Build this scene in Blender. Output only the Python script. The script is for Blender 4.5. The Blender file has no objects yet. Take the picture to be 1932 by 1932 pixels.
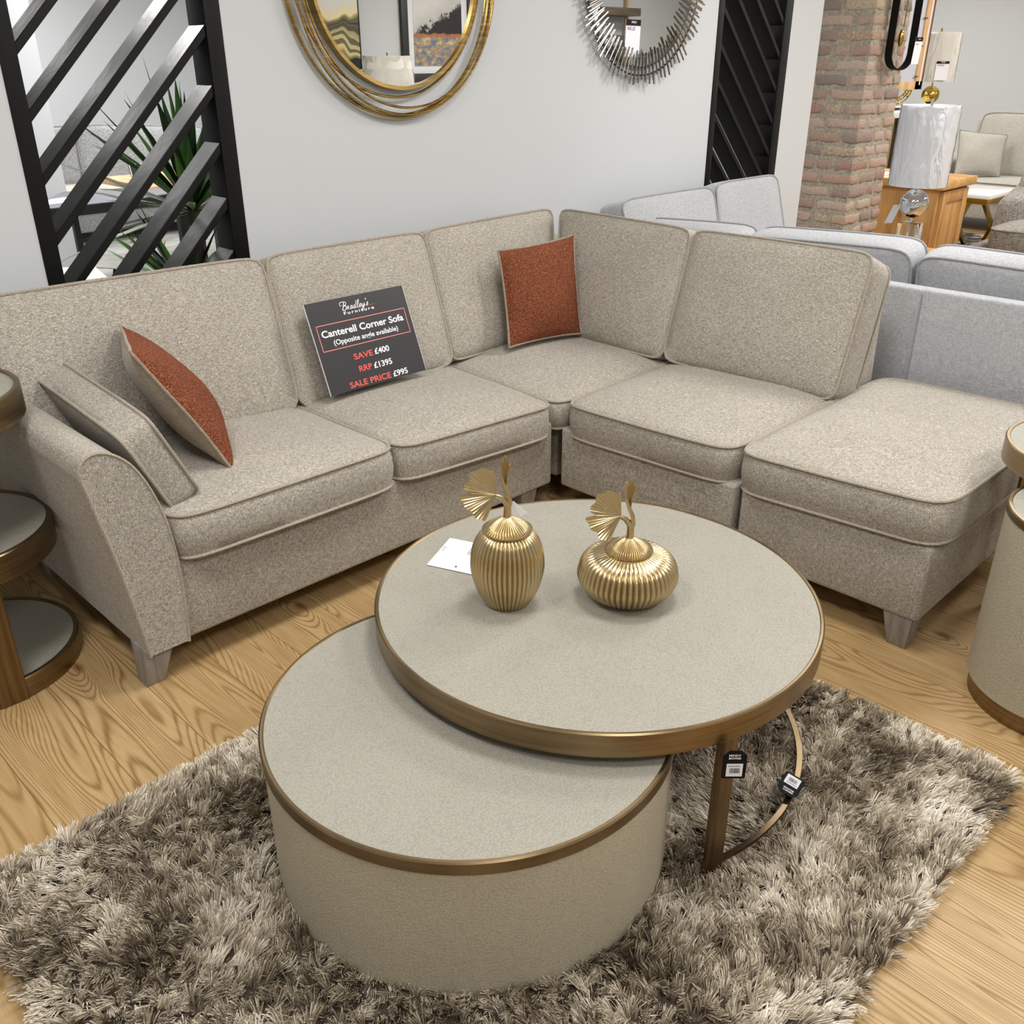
import bpy, bmesh, math, random
import numpy as np
from mathutils import Vector, Matrix

SC = bpy.context.scene
COL = SC.collection
random.seed(7)
RNG = np.random.default_rng(11)

# ------------------------------------------------------------------ camera
def make_camera():
    th, ro, ya = math.radians(26.0), 0.0019, math.radians(45.0)
    f = np.array([math.sin(ya)*math.cos(th), math.cos(ya)*math.cos(th), -math.sin(th)])
    r = np.array([math.cos(ya), -math.sin(ya), 0.0])
    d = np.cross(f, r)
    r2 = r*math.cos(ro)+d*math.sin(ro)
    d2 = np.cross(f, r2)
    m = Matrix.Identity(4)
    for i in range(3):
        m[i][0] = r2[i]; m[i][1] = -d2[i]; m[i][2] = -f[i]
    m[0][3], m[1][3], m[2][3] = 0.0, 0.0, 1.55
    cd = bpy.data.cameras.new('camera'); co = bpy.data.objects.new('camera', cd)
    COL.objects.link(co); co.matrix_world = m
    cd.sensor_width = 36.0; cd.lens = 36.0*1756/1932
    cd.clip_start = 0.02; cd.clip_end = 100
    SC.camera = co
make_camera()

# ------------------------------------------------------------------ world, lights, exposure
w = bpy.data.worlds.new('world'); SC.world = w; w.use_nodes = True
w.node_tree.nodes['Background'].inputs[0].default_value = (0.9, 0.95, 1.0, 1)
w.node_tree.nodes['Background'].inputs[1].default_value = 0.4
SC.view_settings.view_transform = 'Standard'
SC.view_settings.look = 'None'
SC.view_settings.gamma = 1.0
SC.view_settings.use_curve_mapping = False
SC.view_settings.exposure = -0.40

def area(x, y, z, sx, sy, power, col=(1.0, 0.99, 0.975)):
    l = bpy.data.lights.new('ceiling_panel_light', 'AREA'); l.shape = 'RECTANGLE'
    l.size = sx; l.size_y = sy; l.energy = power; l.color = col
    o = bpy.data.objects.new('ceiling_panel_light', l); COL.objects.link(o)
    o.location = (x, y, z)
CEIL = 2.85
for (x, y, p) in [(0.2, -0.8, 46), (2.6, -0.8, 46), (5.0, 0.2, 56), (7.6, -0.8, 56), (10.2, -0.8, 56),
                  (0.0, 1.5, 46), (1.9, 1.25, 46), (4.4, 1.5, 54), (7.4, 1.6, 66), (10.0, 1.8, 60),
                  (8.2, 4.4, 66), (10.4, 5.0, 60), (1.6, 4.9, 70), (3.4, 6.4, 96), (1.6, 8.2, 90), (5.2, 8.6, 96), (6.6, 6.0, 56), (3.2, 10.2, 96)]:
    area(x, y, CEIL-0.02, 0.6, 0.6, p)

# ------------------------------------------------------------------ helpers: materials
def lin(h):
    h = h.lstrip('#'); c = [int(h[i:i+2], 16)/255 for i in (0, 2, 4)]
    return tuple(((v/12.92) if v <= 0.04045 else ((v+0.055)/1.055)**2.4) for v in c)+(1.0,)

class NT:
    def __init__(s, name):
        s.m = bpy.data.materials.new(name); s.m.use_nodes = True
        s.t = s.m.node_tree; s.b = s.t.nodes['Principled BSDF']; s.out = s.t.nodes['Material Output']
    def n(s, typ, **kw):
        k = s.t.nodes.new(typ)
        for a, v in kw.items(): setattr(k, a, v)
        return k
    def l(s, a, b): s.t.links.new(a, b)
    def coord(s, scale=(1, 1, 1), rot=(0, 0, 0), which='Object'):
        tc = s.n('ShaderNodeTexCoord'); mp = s.n('ShaderNodeMapping')
        mp.inputs['Scale'].default_value = scale; mp.inputs['Rotation'].default_value = rot
        s.l(tc.outputs[which], mp.inputs['Vector']); return mp.outputs['Vector']
    def noise(s, vec, scale=1.0, detail=2.0, rough=0.5, dist=0.0):
        k = s.n('ShaderNodeTexNoise'); k.inputs['Scale'].default_value = scale
        k.inputs['Detail'].default_value = detail; k.inputs['Roughness'].default_value = rough
        k.inputs['Distortion'].default_value = dist
        s.l(vec, k.inputs['Vector']); return k.outputs['Fac']
    def ramp(s, fac, stops, interp='LINEAR'):
        k = s.n('ShaderNodeValToRGB'); k.color_ramp.interpolation = interp
        e = k.color_ramp.elements
        while len(e) < len(stops): e.new(0.5)
        for i, (p, c) in enumerate(stops): e[i].position = p; e[i].color = lin(c) if isinstance(c, str) else c
        s.l(fac, k.inputs['Fac']); return k.outputs['Color']
    def math(s, op, a, b=None):
        k = s.n('ShaderNodeMath', operation=op)
        for i, v in enumerate((a, b)):
            if v is None: continue
            if hasattr(v, 'is_linked'): s.l(v, k.inputs[i])
            else: k.inputs[i].default_value = v
        return k.outputs[0]
    def mix(s, fac, a, b, blend='MIX'):
        k = s.n('ShaderNodeMix', data_type='RGBA', blend_type=blend)
        for sock, v in ((k.inputs[0], fac), (k.inputs[6], a), (k.inputs[7], b)):
            if hasattr(v, 'is_linked'): s.l(v, sock)
            elif isinstance(v, str): sock.default_value = lin(v)
            else: sock.default_value = v
        return k.outputs[2]
    def bump(s, h, strength=0.3, dist=0.002):
        k = s.n('ShaderNodeBump'); k.inputs['Strength'].default_value = strength
        k.inputs['Distance'].default_value = dist; s.l(h, k.inputs['Height'])
        s.l(k.outputs['Normal'], s.b.inputs['Normal']); return k
    def base(s, c):
        if hasattr(c, 'is_linked'): s.l(c, s.b.inputs['Base Color'])
        else: s.b.inputs['Base Color'].default_value = lin(c) if isinstance(c, str) else c
        return s
    def set(s, **kw):
        for k, v in kw.items(): s.b.inputs[k.replace('_', ' ')].default_value = v
        return s

def plain(name, col, rough=0.5, metal=0.0, spec=0.5):
    t = NT(name); t.base(col).set(Roughness=rough, Metallic=metal); t.b.inputs['Specular IOR Level'].default_value = spec
    return t.m

def fabric(name, dark, mid, light, s=1.0, bump=0.5, contrast=0.16, stain=0.04):
    t = NT(name)
    fs = []
    for sc in ((70, 420, 420), (420, 70, 420), (420, 420, 70)):
        fs.append(t.noise(t.coord(tuple(v*s for v in sc)), 1.0, 2.0, 0.6))
    f = t.math('MULTIPLY', t.math('ADD', t.math('ADD', fs[0], fs[1]), fs[2]), 1/3)
    big = t.noise(t.coord((5, 5, 5)), 1.0, 2.0)
    f2 = t.math('ADD', f, t.math('MULTIPLY', t.math('SUBTRACT', big, 0.5), stain))
    c = t.ramp(f2, [(0.5-contrast, dark), (0.5, mid), (0.5+contrast, light)])
    t.base(c).set(Roughness=0.92); t.b.inputs['Specular IOR Level'].default_value = 0.15
    t.b.inputs['Sheen Weight'].default_value = 0.22; t.b.inputs['Sheen Roughness'].default_value = 0.45
    t.bump(f, bump, 0.004)
    return t.m

def metal(name, col, rough=0.3, streak=True, col2=None):
    t = NT(name)
    if streak:
        f = t.noise(t.coord((4, 4, 90)), 1.0, 3.0)
        g = t.noise(t.coord((5, 5, 5)), 1.0, 2.0)
        c = t.ramp(t.math('ADD', t.math('MULTIPLY', f, 0.5), t.math('MULTIPLY', g, 0.5)), [(0.36, col2 or col), (0.64, col)])
        t.base(c)
        r = t.math('ADD', t.math('MULTIPLY', f, 0.16), rough-0.08); t.l(r, t.b.inputs['Roughness'])
    else:
        t.base(col).set(Roughness=rough)
    t.set(Metallic=1.0)
    return t.m

M = {}
M['wall'] = plain('wall_paint', '#c5c8ca', 0.85, spec=0.2)
M['ceiling'] = plain('ceiling_paint', '#e6e6e4', 0.9, spec=0.2)
M['skirting'] = plain('skirting_paint', '#d8d8d6', 0.5)
M['beige'] = fabric('beige_tweed', '#6a6358', '#a29b8f', '#d8d3c9', 1.1, 0.6, 0.14)
M['beige_pipe'] = fabric('beige_piping', '#756b5d', '#a2988a', '#cabfb0', 1.5, 0.3)
M['grey'] = fabric('pale_grey_tweed', '#8a8b8f', '#a9abae', '#c8c9ca', 0.85, 0.4, 0.16)
M['grey_pipe'] = fabric('grey_piping', '#7d7e83', '#9a9b9f', '#b8b9bb', 1.5, 0.3)
M['midgrey'] = fabric('mid_grey_tweed', '#5b5c5e', '#8d8e8f', '#b9b9b8', 0.45, 0.4)
M['stone'] = fabric('stone_tweed', '#87837b', '#a8a49b', '#c4c0b6', 0.7, 0.4)
M['stone_pipe'] = fabric('stone_piping', '#6d6a63', '#87837b', '#a8a49b', 1, 0.3)
M['velvet'] = fabric('grey_chenille', '#5c5853', '#86817a', '#a7a29a', 0.25, 0.4, 0.12)
M['rustback'] = fabric('taupe_velvet', '#827565', '#978a79', '#aba08f', 0.3, 0.15, 0.2, 0.2)

def boucle():
    t = NT('rust_boucle')
    v = t.n('ShaderNodeTexVoronoi'); v.inputs['Scale'].default_value = 260
    t.l(t.coord((1, 1, 1)), v.inputs['Vector'])
    n = t.noise(t.coord((180, 180, 180)), 1.0, 3.0, 0.6)
    f = t.math('ADD', t.math('MULTIPLY', v.outputs['Distance'], 0.6), t.math('MULTIPLY', n, 0.6))
    t.base(t.ramp(f, [(0.3, '#34190e'), (0.55, '#74402b'), (0.85, '#9b6149')])).set(Roughness=0.95)
    t.b.inputs['Specular IOR Level'].default_value = 0.1
    t.bump(f, 0.8, 0.005)
    return t.m
M['rust'] = boucle()

def shagreen(name, c1, c2):
    t = NT(name)
    v = t.n('ShaderNodeTexVoronoi'); v.inputs['Scale'].default_value = 230; v.inputs['Randomness'].default_value = 0.9
    d = t.n('ShaderNodeVectorMath', operation='ADD')
    nz = t.n('ShaderNodeTexNoise'); nz.inputs['Scale'].default_value = 6; 
    co = t.coord((1, 1, 1)); t.l(co, nz.inputs['Vector'])
    sc = t.n('ShaderNodeVectorMath', operation='SCALE'); sc.inputs['Scale'].default_value = 0.03
    t.l(nz.outputs['Color'], sc.inputs[0]); t.l(co, d.inputs[0]); t.l(sc.outputs[0], d.inputs[1]); t.l(d.outputs[0], v.inputs['Vector'])
    big = t.noise(t.coord((3.5, 3.5, 3.5)), 1.0, 3.0)
    cell = t.ramp(v.outputs['Distance'], [(0.25, (1, 1, 1, 1)), (0.75, (0, 0, 0, 1))])
    c = t.mix(t.math('ADD', t.math('MULTIPLY', cell, 0.6), t.math('MULTIPLY', big, 0.4)), c1, c2)
    t.base(c).set(Roughness=0.5); t.b.inputs['Specular IOR Level'].default_value = 0.35
    t.bump(cell, 0.35, 0.0012)
    return t.m
M['shagreen'] = shagreen('cream_shagreen', '#8a867a', '#a19e93')
M['shagreen_side'] = shagreen('cream_shagreen_side', '#a49c88', '#beb6a2')
M['bronze'] = metal('brushed_bronze', '#998465', 0.34, True, '#71614a')
M['bronze_leg'] = None
t = NT('brushed_bronze_upright'); t.base(t.ramp(t.noise(t.coord((70, 70, 3)), 1.0, 3.0), [(0.36, '#6c5a41'), (0.64, '#8d775a')])).set(Roughness=0.36, Metallic=1.0); M['bronze_leg'] = t.m
M['gold'] = metal('pale_gold', '#c2b08a', 0.27, False)
M['goldleaf'] = metal('antique_gold_leaf', '#a88c57', 0.36, True, '#7d6538')
M['goldwire'] = metal('antique_gold_wire', '#cdb175', 0.26, True, '#8d7441')
M['brightgold'] = metal('bright_gold', '#b89c4c', 0.2, False)
M['chrome'] = metal('chrome', '#cfd0d2', 0.05, False)
M['nickel'] = metal('brushed_nickel', '#a9a6a2', 0.2, True, '#8f8c88')
M['mirror'] = metal('mirror_glass', '#e8ecec', 0.005, False)
M['black_paint'] = None
t = NT('black_timber_paint'); t.base('#070708').set(Roughness=0.36); t.b.inputs['Specular IOR Level'].default_value = 0.34
t.bump(t.noise(t.coord((14, 14, 14)), 1.0, 3.0), 0.35, 0.004); M['black_paint'] = t.m
M['black_post'] = plain('black_post_paint', '#070708', 0.5, spec=0.25)
M['black'] = plain('black_satin', '#121214', 0.45)
M['leather'] = plain('black_leather', '#0b0b0c', 0.6, spec=0.25)
M['card_black'] = plain('black_card', '#101014', 0.7, spec=0.2)
M['sign_face'] = plain('charcoal_board', '#2b292e', 0.42)
M['white_card'] = plain('white_card', '#e9e9f0', 0.5)
M['white'] = plain('white_print', '#f4f2f4', 0.5)
M['red'] = plain('red_print', '#e2594f', 0.5)
M['deepred'] = plain('deep_red_print', '#a3202c', 0.5)
M['ink'] = plain('ink', '#22222a', 0.6)
M['pinkline'] = plain('pink_line', '#e98880', 0.5)
M['trunk'] = plain('trunk_bark', '#5b4a38', 0.9)
M['pot'] = plain('dark_planter', '#2a2a2c', 0.6)
M['white_top'] = plain('white_marble', '#e6e5e2', 0.25)
M['shade'] = plain('grey_white_shade', '#e2e4e8', 0.8)
M['shade_cream'] = plain('cream_shade', '#e0ddd4', 0.8)
for nm, hx in (('shade', '#f1f2f5'), ('shade_cream', '#efece4')):
    t = NT(nm+'_fabric'); df = t.n('ShaderNodeBsdfDiffuse'); tl = t.n('ShaderNodeBsdfTranslucent'); mx = t.n('ShaderNodeMixShader')
    df.inputs[0].default_value = lin(hx); tl.inputs[0].default_value = lin(hx); mx.inputs[0].default_value = 0.08
    t.l(df.outputs[0], mx.inputs[1]); t.l(tl.outputs[0], mx.inputs[2]); t.l(mx.outputs[0], t.out.inputs['Surface']); M[nm] = t.m
M['acrylic'] = None
t = NT('clear_acrylic'); t.base('#f4f8f8').set(Roughness=0.02, IOR=1.49); t.b.inputs['Transmission Weight'].default_value = 1.0; M['acrylic'] = t.m

def plastic():
    t = NT('clear_plastic_film')
    tr = t.n('ShaderNodeBsdfTransparent'); gl = t.n('ShaderNodeBsdfGlossy'); gl.inputs['Roughness'].default_value = 0.08
    fr = t.n('ShaderNodeFresnel'); fr.inputs['IOR'].default_value = 1.22
    nz = t.noise(t.coord((16, 16, 5)), 1.0, 3.0, 0.6, 1.0)
    b = t.n('ShaderNodeBump'); b.inputs['Strength'].default_value = 0.8; b.inputs['Distance'].default_value = 0.02
    t.l(nz, b.inputs['Height']); t.l(b.outputs[0], gl.inputs['Normal']); t.l(b.outputs[0], fr.inputs['Normal'])
    mx = t.n('ShaderNodeMixShader'); t.l(fr.outputs[0], mx.inputs[0]); t.l(tr.outputs[0], mx.inputs[1]); t.l(gl.outputs[0], mx.inputs[2])
    t.l(mx.outputs[0], t.out.inputs['Surface']); return t.m
M['plastic'] = plastic()

def wood(name, c1, c2, c3, axis='y', s=1.0, rough=0.45):
    t = NT(name)
    sc = {'x': (1.2, 14, 14), 'y': (14, 1.2, 14), 'z': (14, 14, 1.2)}[axis]
    n = t.noise(t.coord(tuple(v*s for v in sc)), 1.0, 4.0, 0.6, 0.6)
    fine = t.noise(t.coord(tuple(v*s*9 for v in sc)), 1.0, 2.0)
    f = t.math('ADD', t.math('MULTIPLY', n, 0.75), t.math('MULTIPLY', fine, 0.25))
    t.base(t.ramp(f, [(0.3, c1), (0.5, c2), (0.7, c3)])).set(Roughness=rough)
    return t.m
M['oak'] = wood('golden_oak', '#8f6334', '#b98b52', '#d2a76d', 'z', 0.8)
M['oak_top'] = wood('golden_oak_top', '#9b6d3b', '#c49558', '#d9b078', 'y', 0.8)
M['palewood'] = wood('pale_oak', '#a98055', '#c9a173', '#ddbd92', 'z', 0.8)
M['greywood'] = wood('grey_washed_foot', '#6f6a66', '#8e8883', '#a39d97', 'z', 3.0)
M['darkwood'] = wood('dark_rustic_board', '#3d332b', '#5b4d41', '#75675a', 'x', 1.5)

def floor_mat():
    t = NT('oak_laminate')
    co = t.coord((1, 1, 1), (0, 0, math.radians(90)))
    # planks run along y: rotate so brick rows lie along y
    br = t.n('ShaderNodeTexBrick'); br.offset = 0.37; br.offset_frequency = 2; br.squash = 1.0
    br.inputs['Scale'].default_value = 1.0; br.inputs['Brick Width'].default_value = 1.28
    br.inputs['Row Height'].default_value = 0.192; br.inputs['Mortar Size'].default_value = 0.0012
    br.inputs['Mortar Smooth'].default_value = 0.2
    br.inputs['Color1'].default_value = (0, 0, 0, 1); br.inputs['Color2'].default_value = (1, 1, 1, 1)
    br.inputs['Mortar'].default_value = (0.5, 0.5, 0.5, 1)
    t.l(co, br.inputs['Vector'])
    sep = t.n('ShaderNodeSeparateColor'); t.l(br.outputs['Color'], sep.inputs[0]); rnd = sep.outputs[0]
    tc = t.n('ShaderNodeTexCoord'); xyz = t.n('ShaderNodeSeparateXYZ'); t.l(tc.outputs['Object'], xyz.inputs[0])
    comb = t.n('ShaderNodeCombineXYZ')
    t.l(t.math('MULTIPLY', xyz.outputs[0], 5.2), comb.inputs[0])
    t.l(t.math('MULTIPLY', xyz.outputs[1], 0.62), comb.inputs[1])
    t.l(t.math('MULTIPLY', rnd, 37.0), comb.inputs[2])
    base = t.noise(comb.outputs[0], 1.0, 0.6, 0.4, 0.5)
    knot = t.n('ShaderNodeTexVoronoi'); knot.voronoi_dimensions = '2D'; knot.inputs['Scale'].default_value = 1.0
    kc = t.n('ShaderNodeCombineXYZ'); t.l(t.math('MULTIPLY', xyz.outputs[0], 2.3), kc.inputs[0]); t.l(t.math('MULTIPLY', xyz.outputs[1], 1.05), kc.inputs[1])
    t.l(kc.outputs[0], knot.inputs['Vector'])
    kf = t.ramp(knot.outputs['Distance'], [(0.012, (1, 1, 1, 1)), (0.045, (0, 0, 0, 1))])
    kb = t.ramp(knot.outputs['Distance'], [(0.0, (1, 1, 1, 1)), (0.22, (0, 0, 0, 1))], 'EASE')
    base = t.math('ADD', base, t.math('MULTIPLY', kb, 0.10))
    s1 = t.math('SINE', t.math('MULTIPLY', base, 330.0))
    warp = t.noise(t.coord((60, 5, 1)), 1.0, 3.0, 0.6)
    rings = t.math('ADD', t.math('MULTIPLY', s1, 0.5), 0.5)
    rings = t.math('POWER', rings, 3.0)
    fine = t.noise(t.coord((260, 6, 1)), 1.0, 2.0, 0.6)
    f = t.math('ADD', t.math('MULTIPLY', rings, 0.30), t.math('MULTIPLY', warp, 0.42))
    f = t.math('ADD', f, t.math('MULTIPLY', fine, 0.34))
    c = t.ramp(f, [(0.26, '#c0a67b'), (0.46, '#ae9064'), (0.68, '#8f7047'), (0.92, '#61472b')])
    c = t.mix(t.math('MULTIPLY', rnd, 0.35), c, '#a58657', 'MIX')
    c = t.mix(t.math('MULTIPLY', kf, 0.85), c, '#6f4723')
    c = t.mix(br.outputs['Fac'], c, '#7a5a34')
    t.base(c).set(Roughness=0.42); t.b.inputs['Specular IOR Level'].default_value = 0.4
    t.bump(t.math('ADD', f, t.math('MULTIPLY', br.outputs['Fac'], 1.5)), 0.12, 0.002)
    return t.m
M['floor'] = floor_mat()

def tile_mat():
    t = NT('grey_floor_tiles')
    br = t.n('ShaderNodeTexBrick'); br.offset = 0.5
    br.inputs['Scale'].default_value = 1.0; br.inputs['Brick Width'].default_value = 0.6
    br.inputs['Row Height'].default_value = 0.6; br.inputs['Mortar Size'].default_value = 0.006
    br.inputs['Color1'].default_value = lin('#93938f'); br.inputs['Color2'].default_value = lin('#8a8a86'); br.inputs['Mortar'].default_value = lin('#3c3c3c')
    t.l(t.coord((1, 1, 1), (0, 0, 0.5)), br.inputs['Vector'])
    n = t.noise(t.coord((7, 7, 7)), 1.0, 4.0)
    t.base(t.mix(0.5, br.outputs['Color'], t.ramp(n, [(0.3, '#77776f'), (0.7, '#a5a59f')]), 'MIX')).set(Roughness=0.6)
    t.base(t.mix(br.outputs['Fac'], t.mix(0.5, br.outputs['Color'], t.ramp(n, [(0.3, '#77776f'), (0.7, '#a5a59f')])), '#3c3c3c'))
    return t.m
M['tile'] = tile_mat()

def island_mat(name, stops, rough=0.9, nscale=30, namp=0.25, bump=0.0, spec=0.2, big=0.0):
    t = NT(name)
    g = t.n('ShaderNodeNewGeometry')
    n = t.noise(t.coord((nscale,)*3), 1.0, 4.0, 0.65)
    f = t.math('ADD', g.outputs['Random Per Island'] if not big else t.math('ADD', t.math('MULTIPLY', g.outputs['Random Per Island'], 0.55), 0.26), t.math('MULTIPLY', t.math('SUBTRACT', n, 0.5), namp))
    if big:
        f = t.math('ADD', f, t.math('MULTIPLY', t.math('SUBTRACT', t.noise(t.coord((5.5, 5.5, 0.1)), 1.0, 2.5, 0.6), 0.5), big))
    t.base(t.ramp(f, stops)).set(Roughness=rough); t.b.inputs['Specular IOR Level'].default_value = spec
    if bump: t.bump(n, bump, 0.01)
    return t.m
M['brick'] = island_mat('reclaimed_brick', [(0.0, '#80756d'), (0.14, '#b39c8b'), (0.28, '#97756a'), (0.42, '#b3a292'), (0.55, '#857c77'), (0.68, '#a58a7e'), (0.80, '#b6a597'), (0.91, '#9b8072'), (0.96, '#b5aa90'), (1.0, '#a0978f')], 0.95, 60, 0.22, 0.7)
t = NT('lime_mortar'); t.base(t.ramp(t.noise(t.coord((60, 60, 60)), 1.0, 3.0), [(0.3, '#857d70'), (0.7, '#a79f92')])).set(Roughness=0.95); t.bump(t.noise(t.coord((90, 90, 90)), 1.0, 3.0), 0.6, 0.006); M['mortar'] = t.m
M['leafgreen'] = island_mat('yucca_leaf', [(0.0, '#16270f'), (0.45, '#25481b'), (0.8, '#47782c'), (1.0, '#76a848')], 0.4, 6, 0.2, 0, 0.4)
M['pile'] = island_mat('shag_pile_yarn', [(0.0, '#4f4536'), (0.25, '#887a65'), (0.5, '#b9ab95'), (0.75, '#e2d7c4'), (1.0, '#f4ede0')], 0.42, 30, 0.1, 0, 0.5, 2.3)  # yarn tone varies by strand; broad patches paint the leaning pile's sheen into colour
M['rugback'] = plain('rug_backing', '#4d4236', 0.95)

# ------------------------------------------------------------------ helpers: geometry
class MB:
    """collects faces for ONE mesh"""
    def __init__(s): s.v = []; s.f = []; s.mi = []; s.cur = 0
    def mat(s, i): s.cur = i; return s
    def add(s, verts, faces):
        o = len(s.v); s.v.extend([tuple(map(float, p)) for p in verts])
        s.f.extend([tuple(i+o for i in f) for f in faces]); s.mi.extend([s.cur]*len(faces)); return s
    def box(s, x0, x1, y0, y1, z0, z1, bev=0.0, seg=2):
        if x0 > x1: x0, x1 = x1, x0
        if y0 > y1: y0, y1 = y1, y0
        bm = bmesh.new(); bmesh.ops.create_cube(bm, size=1.0)
        for v in bm.verts:
            v.co = ((x0+x1)/2+v.co.x*(x1-x0), (y0+y1)/2+v.co.y*(y1-y0), (z0+z1)/2+v.co.z*(z1-z0))
        if bev > 0: bmesh.ops.bevel(bm, geom=bm.edges[:], offset=bev, segments=seg, profile=0.5, affect='EDGES')
        return s.bm(bm)
    def bm(s, bm):
        bm.verts.index_update()
        s.add([v.co[:] for v in bm.verts], [[v.index for v in f.verts] for f in bm.faces]); bm.free(); return s
    def hexa(s, p, bev=0.0, seg=2):
        """8 corners: bottom 4 ccw, top 4 ccw"""
        bm = bmesh.new(); vs = [bm.verts.new(q) for q in p]
        for f in ((3, 2, 1, 0), (4, 5, 6, 7), (0, 1, 5, 4), (1, 2, 6, 5), (2, 3, 7, 6), (3, 0, 4, 7)):
            bm.faces.new([vs[i] for i in f])
        if bev > 0: bmesh.ops.bevel(bm, geom=bm.edges[:], offset=bev, segments=seg, profile=0.5, affect='EDGES')
        return s.bm(bm)
    def tube(s, path, r, n=8, closed=False, flat=1.0):
        P = np.array(path, float); m = len(P)
        T = np.roll(P, -1, 0)-np.roll(P, 1, 0)
        if not closed: T[0] = P[1]-P[0]; T[-1] = P[-1]-P[-2]
        T /= (np.linalg.norm(T, axis=1)[:, None]+1e-12)
        rr = np.full(m, r) if np.isscalar(r) else np.array(r, float)
        up = np.array([0, 0, 1.0]) if abs(T[0][2]) < 0.9 else np.array([1.0, 0, 0])
        a = np.cross(T[0], up); a /= np.linalg.norm(a)
        vs = []
        for i in range(m):
            a = a-T[i]*np.dot(a, T[i]); a /= (np.linalg.norm(a)+1e-12); b = np.cross(T[i], a)
            for k in range(n):
                t = 2*math.pi*k/n; vs.append(P[i]+rr[i]*(a*math.cos(t)+b*math.sin(t)*flat))
        fs = []
        for i in range(m if closed else m-1):
            j = (i+1) % m
            for k in range(n):
                l = (k+1) % n; fs.append((i*n+k, i*n+l, j*n+l, j*n+k))
        if not closed: fs.append(tuple(range(n))[::-1]); fs.append(tuple((m-1)*n+k for k in range(n)))
        return s.add(vs, fs)
    def lathe(s, prof, n=48, c=(0, 0, 0), rib=None, cap0=True, cap1=True, a0=0.0, a1=2*math.pi):
        """prof: list of (r, z); rib(theta, i) radius factor"""
        full = abs(a1-a0-2*math.pi) < 1e-6; cols = n if full else n+1
        vs = []
        for i, (r, z) in enumerate(prof):
            for k in range(cols):
                t = a0+(a1-a0)*k/n; q = r*(rib(t, i) if rib else 1.0)
                vs.append((c[0]+q*math.cos(t), c[1]+q*math.sin(t), c[2]+z))
        fs = []
        for i in range(len(prof)-1):
            for k in range(n):
                l = (k+1) % cols; fs.append((i*cols+k, i*cols+l, (i+1)*cols+l, (i+1)*cols+k))
        if full and cap0: fs.append(tuple(range(n))[::-1])
        if full and cap1: fs.append(tuple((len(prof)-1)*cols+k for k in range(n)))
        return s.add(vs, fs)
    def prism(s, poly, axis, a, b):
        """extrude a 2D polygon along axis ('x','y','z') from a to b"""
        def P(p, t): return {'x': (t, p[0], p[1]), 'y': (p[0], t, p[1]), 'z': (p[0], p[1], t)}[axis]
        n = len(poly); vs = [P(p, a) for p in poly]+[P(p, b) for p in poly]
        fs = [(i, (i+1) % n, n+(i+1) % n, n+i) for i in range(n)]+[tuple(range(n))[::-1], tuple(range(n, 2*n))]
        return s.add(vs, fs)
    def sphere(s, c, r, n=24, m=14, sq=(1, 1, 1)):
        bm = bmesh.new(); bmesh.ops.create_uvsphere(bm, u_segments=n, v_segments=m, radius=r)
        for v in bm.verts: v.co = (c[0]+v.co.x*sq[0], c[1]+v.co.y*sq[1], c[2]+v.co.z*sq[2])
        return s.bm(bm)
    def rot(s, i0, M4):
        for i in range(i0, len(s.v)): s.v[i] = tuple(M4 @ Vector(s.v[i]))
        return s

def obj(name, mb, mats, parent=None, label=None, smooth=True, ang=0.6):
    """links ONE mesh object; vertices are in world space and are moved into the parent's space"""
    me = bpy.data.meshes.new(name)
    v = np.array(mb.v, float)
    if parent is not None:
        r = parent
        off = np.array(r.location)
        while r.parent is not None: r = r.parent; off = off+np.array(r.location)
        v = v-off
    me.from_pydata(v.tolist(), [], mb.f)
    if not isinstance(mats, (list, tuple)): mats = [mats]
    for m in mats: me.materials.append(m)
    me.polygons.foreach_set('material_index', mb.mi)
    bm = bmesh.new(); bm.from_mesh(me); bmesh.ops.recalc_face_normals(bm, faces=bm.faces[:]); bm.to_mesh(me); bm.free()
    if smooth:
        me.polygons.foreach_set('use_smooth', [True]*len(me.polygons)); me.set_sharp_from_angle(angle=ang)
    me.update()
    o = bpy.data.objects.new(name, me); COL.objects.link(o)
    if parent is not None: o.parent = parent
    if label: o['label'] = label
    return o

def thing(name, label, cat, loc=(0, 0, 0), group=None):
    o = bpy.data.objects.new(name, None); COL.objects.link(o); o.location = loc; o.empty_display_size = 0.1
    o['label'] = label; o['category'] = cat
    if group: o['group'] = group
    return o
def tag(o, label, cat, group=None, kind=None):
    o['label'] = label; o['category'] = cat
    if group: o['group'] = group
    if kind: o['kind'] = kind
    return o
def struct(name, mb, mats, **kw):
    o = obj(name, mb, mats, **kw); o['kind'] = 'structure'; return o

def wob(p, seed, f=9.0):
    x, y, z = p
    return (math.sin(x*f+seed*1.7+y*f*0.6)+math.sin(y*f*1.3-seed*2.1+z*f*0.8)+math.sin(z*f*1.1+x*f*0.7+seed))/3

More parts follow.
